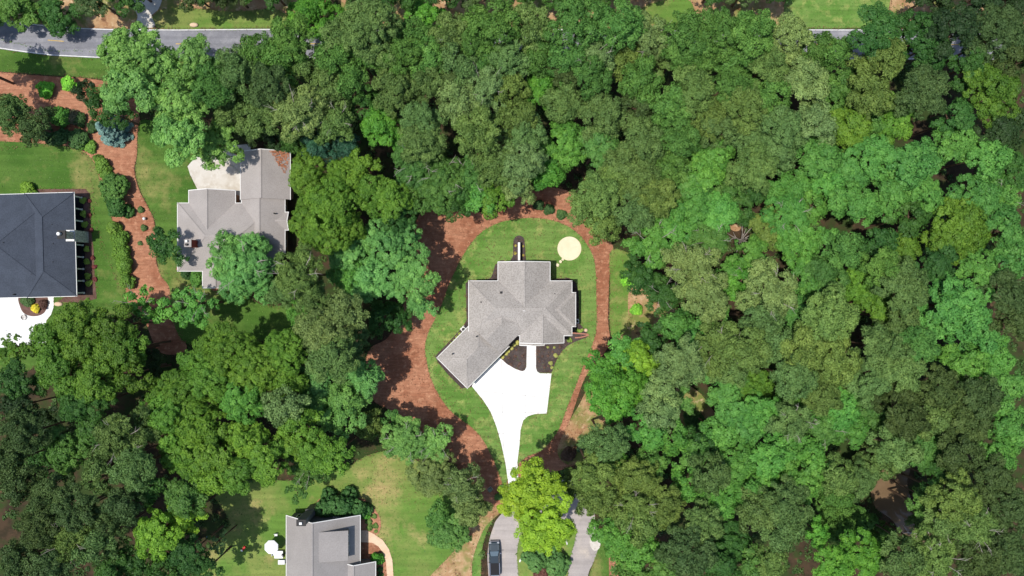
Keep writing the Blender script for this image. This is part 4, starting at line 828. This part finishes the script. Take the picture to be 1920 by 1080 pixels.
REGIONS = [(-99, -99, 600, 60, 'across the road at the upper left'), (600, -99, 1480, -8, 'beyond the road at the top edge'), (-99, 60, -20, 330, 'off the left edge by the road'), (-20, 60, 232, 330, 'in the upper left straw bed'), (232, 60, 478, 330, 'above and left of the grey roof'),
    (478, -99, 700, 135, 'by the road left of top centre'), (700, -99, 945, 135, 'by the road above the central woods'), (945, -99, 1180, 135, 'by the road above the round pad'),
    (1180, -99, 1400, 135, 'by the road right of top centre'), (1400, -99, 1600, 200, 'by the upper right road scrap'), (1600, -99, 1990, 260, 'in the top right corner'),
    (478, 135, 680, 300, 'above the grey house right end'), (680, 135, 860, 300, 'in the central woods left half'), (860, 135, 1080, 300, 'in the central woods middle'), (1080, 135, 1250, 345, 'in the central woods right half'),
    (1250, 135, 1400, 290, 'in the upper right woods near centre'), (1400, 200, 1600, 345, 'some way below the road scrap'),
    (530, 300, 668, 475, 'right of the grey house'), (668, 300, 845, 425, 'above the straw ring left end'), (845, 300, 1080, 425, 'directly above the straw ring'), (1080, 345, 1215, 450, 'beside the round pad'),
    (1215, 290, 1400, 430, 'in the woods left of the broken snag'), (1400, 345, 1560, 470, 'in the woods right of the broken snag'), (1560, 260, 1760, 420, 'in the cool green stand at right'), (1760, 260, 1990, 420, 'by the upper right edge'),
    (1560, 420, 1740, 560, 'amid the far right woods'), (1740, 420, 1990, 620, 'at the middle of the right edge'),
    (1180, 430, 1300, 640, 'by the larger dirt clearing'), (1300, 430, 1400, 640, 'just below the broken snag'), (1400, 470, 1600, 640, 'well right of the dirt clearing'),
    (1090, 640, 1225, 785, 'at the straw ring right bend'), (1225, 640, 1345, 785, 'around the small reddish clearing'), (1345, 640, 1460, 785, 'right of the small reddish clearing'), (1460, 640, 1620, 785, 'in the olive stand at right'),
    (1620, 560, 1745, 785, 'in the woods well above the pond'), (1745, 620, 1990, 830, 'at the lower right edge'),
    (1090, 785, 1270, 850, 'below the straw ring right bend'), (1270, 785, 1420, 880, 'below the small reddish clearing'), (1420, 785, 1560, 880, 'a little above the pond, left'), (1560, 785, 1745, 880, 'just above the pond'),
    (1060, 850, 1260, 1000, 'right of the yellow green trees'), (1260, 880, 1370, 1000, 'in lower woods right of the lane'), (1370, 880, 1540, 985, 'in woods left of the pond'), (1540, 880, 1680, 1020, 'on the left bank of the pond'),
    (1100, 985, 1330, 1099, 'at the bottom right of the loop lane'), (1330, 985, 1520, 1099, 'at the bottom left of the pond'), (1520, 985, 1700, 1099, 'at the bottom below the pond'), (1680, 830, 1990, 1099, 'in the bottom right corner'),
    (-99, 540, 285, 735, 'below the blue roofed house'), (285, 540, 400, 625, 'below the two left houses'), (285, 600, 440, 760, 'at the grove upper left'), (440, 600, 560, 790, 'at the grove upper right'), (285, 760, 440, 920, 'at the grove lower left'), (440, 790, 640, 920, 'at the grove lower right'),
    (540, 540, 700, 690, 'left of the lower straw ring'), (560, 690, 700, 810, 'left of the straw ring tail'),
    (-99, 735, 280, 900, 'at the lower left edge'), (-99, 900, 215, 1099, 'in the bottom left corner'), (215, 900, 420, 1099, 'in the woods left of the lower house'), (540, 840, 660, 940, 'above the lower house chimney'),
    (700, 790, 850, 880, 'above the lower lawn'), (790, 860, 930, 1060, 'left of the loop lane'), (940, 850, 1085, 1030, 'over the top of the loop lane'),
    (400, 440, 560, 560, 'overhanging the grey roof'), (640, 425, 810, 620, 'at the straw ring left bulge'), (520, 480, 645, 560, 'right of the grey roof corner'), (270, 420, 345, 500, 'against the left side of the grey roof')]
KINDW = {'P': 'pine', 'B': 'leafy tree', 'S': 'feathery tree', 'O': 'open branchy tree'}
KNAME = {'P': 'pine_tree', 'B': 'broadleaf_tree', 'S': 'feathery_tree', 'O': 'branchy_tree'}
HEIGHT = {'P': 19.0, 'B': 16.5, 'S': 15.0, 'O': 11.0}
ORD = ['first', 'second', 'third', 'fourth', 'fifth', 'sixth', 'seventh', 'eighth', 'ninth', 'tenth', 'eleventh', 'twelfth', 'thirteenth', 'fourteenth']
def ranks(items):
    """items (x, y, key): -> dict index -> phrase like 'second ... from the left'"""
    out = {}; by = {}
    for i, (x, y, k) in enumerate(items): by.setdefault(k, []).append((x, y, i))
    for k, L in by.items():
        L.sort(); n = len(L)
        for j, (_, _, i) in enumerate(L): out[i] = ('' if n == 1 else 'leftmost' if j == 0 else 'rightmost' if j == n - 1 else ORD[j], n)
    return out
rows = []
for t in TREES.replace('\n', '').split('/'):
    t = t.split()
    if not t: continue
    x, y, r = float(t[0]), float(t[1]), float(t[2]); bare = '*' in t[4]; c = t[4][0]
    reg = next((q[4] for q in REGIONS if q[0] <= x < q[2] and q[1] <= y < q[3]), None)
    rows.append((x, y, r, t[3], c, bare, reg, float(t[5]) if len(t) > 5 else None))
rk = ranks([(r[0], r[1], (r[3], r[4], r[6])) for r in rows])
rng = random.Random(77)
for i, (x, y, r, kd, c, bare, reg, hh) in enumerate(rows):
    if reg is None: reg = 'in the surrounding woods'
    h = HEIGHT[kd] * (.62 + .38 * r / 46) * rng.uniform(.94, 1.06)
    if hh or y < -8: h = hh or 11
    elif y < 150:      # the road runs here: a crown seen above it belongs to a low tree beyond or a tall one before it
        ky = lambda q: 540 - (540 - y) * (1 - q * .87 / H)
        if y < 36: h = 6.2
        else:
            while ky(h) < 124: h += .3
    Rw = r / S * (H - h * .8) / H * (1.1 if y < 90 else .98)
    si = min(range(len(SIZES[kd])), key=lambda q: abs(SIZES[kd][q] - Rw)); me, lm, D_, R_ = CROWN[kd, si][rng.randrange(len(CROWN[kd, si]))]
    f = Rw / R_; Dw = D_ * f; z0 = max(h - Dw, .15 * h); p = at(x, y, z0 + Dw * .62)
    e = empty(KNAME[kd], (p.x, p.y, 0), rng.uniform(0, 6.28))
    tr = link('trunk', TRUNK, e); tw = .038 * Rw + .05; tr.scale = (tw, tw, z0 + .25 * Dw)
    lo = link('limb', lm, tr); lo.matrix_parent_inverse = Matrix.Identity(4); lo.scale = (f / tw, f / tw, f / (z0 + .25 * Dw)); lo.location = (0, 0, z0 / (z0 + .25 * Dw))
    cr = link('crown', me, e); cr.location = (0, 0, z0); cr.scale = (f * rng.uniform(.94, 1.08), f * rng.uniform(.94, 1.08), f * rng.uniform(.92, 1.06))
    w, s = COL[c]; j = rng.uniform(.84, 1.14); jr = rng.uniform(.91, 1.08)
    col = lin(*s, K * j); cr.color = (col[0] * jr, col[1], col[2] / jr * .92, 1)
    if bare:
        b = link('bare_branch', BARE[i % 4], e); q = Rw / 4.5; b.location = (0, 0, z0 + .22 * Dw); b.scale = (q, q, q)
    o_, n_ = rk[i]; w2 = f'{w} {KINDW[kd]}'
    lab = f'{o_} {w2} {reg}' if n_ > 1 and o_ in ('leftmost', 'rightmost') else f'{o_} {w2} from the left, {reg}' if n_ > 1 else f'the {w2} {reg}'
    tag(e, lab, 'tree', 'trees ' + reg)

# --- conifer with blue needles, shrubs
SHR = [crown_mesh('H', R_, 9000 + k)[0] for k, R_ in enumerate((1.0, 1.0, 1.0, 1.0, 1.6, 1.6))]
SHD = 1.4 * 1.25
def shrub(name, x, y, r, c, label, cat='shrub', group=None, h=None, f_=1.0):
    R0 = 1.6 if r > 14 else 1.0; k = (4 + (int(x) % 2)) if r > 14 else int(x + y) % 4
    zc = .6 * r / S * 1.2; p = at(x, y, zc); e = empty(name, (p.x, p.y, .0), (x * 1.7 + y) % 6.28)
    q = r / S * .86 / R0; cr = link('crown', SHR[k], e); cr.location = (0, 0, -.12 * q * R0); cr.scale = (q, q, q * (h or .85)); col = lin(*c, K * 1.2 * f_); cr.color = (*col, 1)
    st = link('stem', TRUNK, e); st.scale = (.05 * q * R0 + .02, .05 * q * R0 + .02, .7 * q * R0)
    tag(e, label, cat, group)
G1 = 'hedge shrubs between the two left lawns'
for x, y, r, c, lb in ((183, 296, 9, (100, 132, 52), 'small topmost shrub at the head of the left hedge row'), (191, 313, 15, (98, 132, 52), 'bright shrub second from the top of the left hedge row'), (197, 327, 11, (90, 126, 50), 'small shrub third from the top of the left hedge row'),
    (213, 350, 29, (84, 122, 56), 'largest round green shrub in the left hedge row'), (220, 393, 26, (64, 104, 48), 'dark round shrub just below the largest in the left hedge row'), (216, 427, 15, (104, 136, 54), 'yellowish shrub below the two big ones in the left hedge row'),
    (225, 452, 18, (96, 132, 50), 'bright shrub level with the stone chimney in the left hedge row'), (229, 477, 18, (100, 136, 52), 'bright shrub next below the chimney level in the left hedge row'), (235, 500, 17, (98, 134, 52), 'second lowest shrub in the left hedge row'), (240, 525, 18, (96, 132, 52), 'lowest shrub at the foot of the left hedge row')):
    shrub('hedge_shrub', x, y, r * .80, tuple(v * .9 for v in c), lb, 'shrub', G1, .95)
G2 = 'shrubs in the upper left straw bed'
for x, y, r, c, lb in ((86, 168, 13, (92, 150, 48), 'small bright green shrub alone in the upper left straw bed'), (128, 160, 15, (112, 166, 58), 'lime shrub beside the dark one in the upper left bed'), (113, 217, 17, (70, 116, 44), 'green shrub in the middle of the upper left bed'), (138, 218, 11, (84, 84, 60), 'dull brownish shrub in the middle of the upper left bed'), (150, 222, 10, (52, 78, 38), 'dark little shrub right of the brownish one'),
    (175, 238, 9, (56, 82, 42), 'dark ball shrub left of the blue spruce'), (82, 250, 18, (54, 78, 42), 'dark shrub at the lower left of the straw bed'), (112, 254, 17, (58, 88, 46), 'dark green shrub low in the upper left bed'), (145, 258, 16, (62, 92, 48), 'green shrub above the left lawn corner'), (152, 270, 9, (92, 128, 52), 'small bright shrub above the left lawn corner'), (168, 276, 9, (94, 130, 52), 'small bright shrub at the tip of the left lawn')):
    shrub('bed_shrub', x, y, r, c, lb, 'shrub', G2)
for x, y, r, lb in ((263, 394, 5, 'tiny upper shrub on the red straw near the globe light'), (269, 428, 5, 'tiny lower shrub on the red straw near the globe light'), (262, 456, 3.5, 'tiny brown shrub on the red straw left of the grey house')):
    shrub('young_shrub', x, y, r, (84, 108, 60), lb, 'shrub', 'young shrubs on the left straw bed')
G3 = 'potted looking shrubs along the white porch'
for k, y in enumerate((376, 400, 421, 467, 491, 518, 531)):
    shrub('porch_shrub', 154.5 + (y - 376) * .07, y, 4.8, (128, 152, 66), f'{["topmost","second","third","fourth","fifth","sixth","lowest"][k]} yellow green shrub down the white porch', 'shrub', G3)
for k, (x, y) in enumerate(((166, 377), (167, 403), (170, 432), (173, 484), (176, 500), (178, 523))):
    shrub('porch_seedling', x, y, 3.5, (110, 60, 56), f'{["topmost","second","third","fourth","fifth","lowest"][k]} small reddish plant in the porch bed', 'plant', 'reddish plants in the porch bed')
shrub('flowering_shrub', 66, 579, 7, (190, 180, 60), 'yellow shrub in the half round bed by the left driveway', 'shrub'); shrub('flowering_shrub', 50, 566, 9, (70, 96, 54), 'green shrub in the half round bed by the left driveway', 'shrub'); shrub('flowering_shrub', 80, 570, 7, (84, 60, 52), 'brownish shrub in the half round bed by the left driveway', 'shrub')
shrub('foundation_shrub', 50, 358, 12, (98, 130, 44), 'bright shrub at the top wall of the blue roofed house', 'shrub')
shrub('foundation_shrub', 366, 520, 15, (74, 116, 48), 'green shrub at the lower left corner of the grey house', 'shrub'); shrub('foundation_shrub', 350, 513, 9, (48, 78, 38), 'dark shrub at the lower left corner of the grey house', 'shrub')
for k, (x, y, r) in enumerate(((620, 946, 24), (648, 948, 26), (672, 956, 20))): shrub('tall_hedge', x, y, r, (58, 94, 48), ['left', 'middle', 'right'][k] + ' dark bushy hedge plant above the lower house', 'hedge', 'hedge above the lower house', 1.1)
shrub('ball_shrub', 682, 960, 10, (76, 130, 46), 'round green ball shrub at the upper right of the lower house', 'shrub', h=1.1)
shrub('ball_shrub', 709, 1046, 10.5, (74, 130, 44), 'round green ball shrub on the bend of the tan walk', 'shrub', h=1.1)
for k, (x, y, r) in enumerate(((702, 968, 4), (692, 978.5, 5), (704, 985.5, 4.5), (692, 989, 5), (704.5, 996, 3))): shrub('clipped_shrub', x, y, r, (96, 122, 60), ['topmost', 'upper left', 'right', 'lower left', 'lowest'][k] + ' small clipped ball in the straw bed above the tan walk', 'shrub', 'clipped balls beside the lower house')
for k, (x, y) in enumerate(((712, 1067), (713, 1078))): shrub('clipped_shrub', x, y, 5, (62, 92, 46), ['upper', 'lower'][k] + ' dark clipped ball right of the lower wing', 'shrub', 'clipped balls beside the lower house')
for x, y, r, c, lb in ((1004, 1048, 21, (78, 114, 60), 'dark spiky shrub at the left of the island'), (1048, 1054, 25, (76, 112, 58), 'dark spiky shrub at the right of the island'), (1000, 1034, 8, (98, 66, 56), 'red leaved shrub at the top left of the island'), (1034, 1038, 8, (98, 66, 56), 'red leaved shrub between the two spiky island shrubs'), (1014, 1076, 11, (98, 66, 56), 'red leaved shrub at the bottom of the island')):
    shrub('island_shrub', x, y, r, c, lb, 'shrub', 'shrubs on the island')
shrub('bed_shrub', 1030, 392, 8, (56, 84, 44), 'left dark young shrub at the top of the straw ring', 'shrub'); shrub('bed_shrub', 1052, 401, 8, (70, 98, 52), 'right dark young shrub at the top of the straw ring', 'shrub'); shrub('bed_shrub', 1011, 386, 8, (50, 76, 40), 'dark young shrub in shade at the top of the straw ring', 'shrub')
shrub('low_shrub', 1195, 582, 9, (110, 158, 54), 'bright low bush in the dirt clearing', 'shrub'); shrub('low_shrub', 1305, 790, 17, (62, 92, 46), 'dark bush standing in the small reddish clearing', 'shrub'); shrub('low_shrub', 1180, 520, 13, (104, 158, 50), 'bright bush on the thin grass right of the straw ring', 'shrub')
for k, (x, y, r, c) in enumerate(((936, 932, 6, (80, 112, 54)), (943, 916, 6, (84, 118, 56)), (1065, 850, 12, (84, 66, 54)), (1095, 838, 12, (70, 92, 58)))): shrub('low_shrub', x, y, r, c, ['dark low bush at the tip of the straw ring', 'dark low bush where the driveway meets the lane', 'reddish low bush on the right straw tail', 'grey green low bush on the right dirt patch'][k], 'shrub')
dark_p, yel_p = (92, 72, 64), (160, 158, 92)
F1 = [(846.5 + 25, 0)]
def beds(pts, c, name, word, place, group):
    pts = sorted(pts); n = len(pts)
    for k, (x, y, r) in enumerate(pts):
        shrub(name, x, y, r, c, f'{"leftmost" if k == 0 else "rightmost" if k == n - 1 else ORD[k] + " from left"} {word} {place}', 'plant', group)
beds([(942, 670, 3), (949, 663, 3), (953, 658, 3), (959, 653, 3), (964.5, 647, 3), (970.5, 642, 3.2)], yel_p, 'golden_plant', 'golden plant', 'in the row along the entry wall', 'golden plants in the front bed')
beds([(954, 671, 2.2), (965.5, 668, 2.4), (980, 667, 2.2), (958, 683, 2.2), (974.5, 682, 2.4), (972, 686, 2), (968, 656, 2)], dark_p, 'dark_plant', 'small dark plant', 'in the bed left of the front walk', 'dark plants in the left front bed')
beds([(1010.5, 659, 2.2), (1017, 668, 2), (1027.5, 667, 2.2), (1011.5, 678, 2), (1021, 689, 2.2), (1028, 686, 2), (1050, 651, 2.6), (1036, 660, 2)], dark_p, 'dark_plant', 'small dark plant', 'in the bed right of the front walk', 'dark plants in the right front bed')
beds([(1042, 666, 3.4), (1033, 681, 3.2), (1035, 689, 2.4), (1027, 651, 2), (1039.5, 652, 2.2)], (140, 144, 82), 'golden_plant', 'golden plant', 'in the bed right of the front walk', 'golden plants in the right front bed')
beds([(1068, 637, 4), (1082, 619, 3), (1088, 620, 3), (1092, 619, 2.6)], (120, 140, 66), 'corner_plant', 'leafy plant', 'by the brick edging', 'plants by the brick edging')
beds([(966.5, 461, 2.2), (966.5, 475, 2.4), (981, 462, 2), (981, 478, 2.2)], (150, 140, 70), 'wall_plant', 'small plant', 'beside the white garden wall', 'plants beside the garden wall')
beds([(862, 626, 2.6), (856, 632, 2.4), (851, 638, 2), (846, 643, 2)], (130, 140, 70), 'garage_plant', 'small plant', 'behind the garage wall', 'plants behind the garage')

# blue spruce: whorls of drooping branches
def spruce(px, py, Rw, hgt):
    rg = np.random.default_rng(4); Cn, Nn, Tn = [], [], []; e = empty('blue_spruce', at(px + 14, py - 6, 0)); lb = MB()
    nw = 13
    for w in range(nw):
        t = w / (nw - 1); z = hgt * (.06 + .9 * t); L = Rw * (1 - t) ** .85 + .18
        for k in range(9):
            a = k * 2 * math.pi / 9 + w * .37 + rg.uniform(-.15, .15); l = L * rg.uniform(.8, 1.1); m = int(150 * l + 30)
            s_ = rg.uniform(.12, 1, m); wd = .17 * (1.2 - s_) * l + .07; off_ = rg.normal(size=m) * wd
            x = math.cos(a) * s_ * l - math.sin(a) * off_; y = math.sin(a) * s_ * l + math.cos(a) * off_; zz = z - .22 * s_ * l + rg.normal(size=m) * .05 + .1
            Cn.append(np.stack([x, y, zz], 1)); Nn.append(np.stack([rg.normal(size=m) * .5, rg.normal(size=m) * .5, np.ones(m)], 1)); Tn.append(np.clip(.5 + rg.normal() * .15 + rg.normal(size=m) * .15, 0, 1))
            lb.tube([(0, 0, z), (math.cos(a) * l * .9, math.sin(a) * l * .9, z - .2 * l)], [.04, .01], 4, cap=False)
    Cn, Nn, Tn = np.concatenate(Cn), np.concatenate(Nn), np.concatenate(Tn); Nn /= np.linalg.norm(Nn, axis=1)[:, None]; n = len(Cn)
    cr = link('crown', leaf_mesh('crown', Cn, Nn, rg.uniform(.12, .22, n), rg.uniform(.05, .08, n), Tn, M['needle'], rg), e); cr.color = (*lin(112, 142, 134, K), 1)
    tr = link('trunk', TRUNK, e); tr.scale = (.13, .13, hgt * .95); lb.build('limb', M['bark'], tr).matrix_parent_inverse = tr.matrix_basis.inverted() if False else Matrix.Diagonal((1 / .13, 1 / .13, 1 / (hgt * .95), 1))
    tag(e, 'silvery blue spruce standing in the left straw bed', 'tree')
spruce(206, 254, 3.0, 6.0)

# --- low undergrowth on the woodland floor and a scruffy fringe at its edges: nobody could count it
def inside(x, y, poly):
    c = False; j = len(poly) - 1
    for i in range(len(poly)):
        xi, yi = poly[i]; xj, yj = poly[j]
        if (yi > y) != (yj > y) and x < (xj - xi) * (y - yi) / (yj - yi) + xi: c = not c
        j = i
    return c
rg = np.random.default_rng(21); Cn, Nn, Tn = [], [], []
rects = [px_rect(*r, 0) for r in ((325, 275, 550, 550), (-60, 355, 175, 565), (530, 940, 715, 1100))]
cnt = 0
while cnt < 2700:
    x, y = rg.uniform(-95, 95), rg.uniform(-54, 54)
    if any(inside(x, y, P_) for P_ in OPEN) or any(abs(x - r[0]) < r[2] / 2 + .5 and abs(y - r[1]) < r[3] / 2 + .5 for r in rects): continue
    q = rg.uniform(.3, 1.0); m = int(22 + 26 * q); d = sphere_dirs(m, rg, 0)
    Cn.append(np.array([x, y, 0]) + d * np.array([1, 1, .7]) * q * rg.uniform(.4, 1.05, m)[:, None]); Nn.append(d + np.array([0, 0, .5]) + rg.normal(size=(m, 3)) * .4); Tn.append(np.clip(.5 + rg.normal() * .2 + rg.normal(size=m) * .15, 0, 1)); cnt += 1
Cn, Nn, Tn = np.concatenate(Cn), np.concatenate(Nn), np.concatenate(Tn); Nn /= np.linalg.norm(Nn, axis=1)[:, None]; n = len(Cn)
ug = link('undergrowth', leaf_mesh('undergrowth', Cn, Nn, rg.uniform(.12, .24, n), rg.uniform(.08, .15, n), Tn, M['leaf'], rg)); ug.color = (*lin(66, 92, 44, K), 1)
tag(ug, 'low green undergrowth scattered under the trees', 'undergrowth', kind='stuff')

# --- dry leaves, needles and twigs blown over the straw and the lawn edges: nobody could count them
rg = np.random.default_rng(33); edge = []; pc = at(1067.5, 466, 0); HARD.append([(pc.x + 2.35 * math.cos(t_ * .26), pc.y + 2.35 * math.sin(t_ * .26)) for t_ in range(24)])
for P_ in [OPEN[k] for k in range(len(OPEN))]:
    n_ = len(P_)
    for i in range(n_):
        a_, b_ = np.array(P_[i]), np.array(P_[(i + 1) % n_]); l_ = np.linalg.norm(b_ - a_)
        for k in range(int(l_ * 5)): edge.append(a_ + (b_ - a_) * rg.random() + rg.normal(size=2) * .22)
E_ = np.array([e for e in edge if abs(e[0]) < 92 and abs(e[1]) < 52]); 
B_ = np.stack([rg.uniform(-26, 20, 5200), rg.uniform(-38, 18, 5200)], 1)
B_ = B_[[not any(inside(b[0], b[1], P) for P in HARD) for b in B_]]
Q_ = np.concatenate([E_, B_]); n = len(Q_); hard = np.array([any(inside(q[0], q[1], P) for P in HARD) and rg.random() > .04 for q in Q_]); Q_ = Q_[~hard]; n = len(Q_)
cen = np.concatenate([Q_, np.full((n, 1), .26)], 1); cen[:, 2] = .215 + rg.random(n) * .02
nn = np.stack([rg.normal(size=n) * .25, rg.normal(size=n) * .25, np.ones(n)], 1); nn /= np.linalg.norm(nn, axis=1)[:, None]
tw = rg.random(n) < .25
lm_ = leaf_mesh('leaf_litter', cen, nn, np.where(tw, rg.uniform(.2, .5, n), rg.uniform(.05, .12, n)), np.where(tw, .018, rg.uniform(.04, .08, n)), np.clip(rg.normal(size=n) * .25 + .5, 0, 1), M['leaf'], rg)
ll = link('leaf_litter', lm_); ll.color = (*lin(128, 92, 66, 1.0), 1)
tag(ll, 'dry leaves and twigs scattered over beds and lawn edges', 'leaf litter', kind='stuff')

# --- coarse grass tufts and clover standing in the lawns and along their edges
rg = np.random.default_rng(44); tf = []
for P_, lz in LAWNS:
    a_ = np.array(P_); lo, hi = np.maximum(a_.min(0), (-91, -52)), np.minimum(a_.max(0), (91, 52))
    if (hi <= lo).any(): continue
    for q in rg.uniform(lo, hi, (int(np.prod(hi - lo) * 5.5), 2)):
        if inside(q[0], q[1], P_) and not any(inside(q[0], q[1], h_) for h_ in HARD): tf.append((*q, lz + .015))
    for i in range(len(P_)):
        p_, q_ = a_[i], a_[(i + 1) % len(P_)]
        for k in range(int(np.linalg.norm(q_ - p_) * 7)): tf.append((*(p_ + (q_ - p_) * rg.random() + rg.normal(size=2) * .1), lz + .03))
tf = np.array(tf); n = len(tf); cen = tf + np.array([0, 0, 1]) * rg.random((n, 1)) * .03
nn = np.stack([rg.normal(size=n) * .35, rg.normal(size=n) * .35, np.ones(n)], 1); nn /= np.linalg.norm(nn, axis=1)[:, None]
big = rg.random(n) < .06
gm_ = leaf_mesh('grass_tufts', cen, nn, np.where(big, rg.uniform(.14, .26, n), rg.uniform(.05, .13, n)), np.where(big, rg.uniform(.1, .2, n), rg.uniform(.03, .08, n)), np.clip(rg.normal(size=n) * .28 + .5, 0, 1), M['leaf'], rg)
gt_ = link('grass_tufts', gm_); gt_.color = (*lin(106, 138, 64, .95), 1)
tag(gt_, 'coarse grass tufts and clover in the lawns', 'grass', kind='stuff')
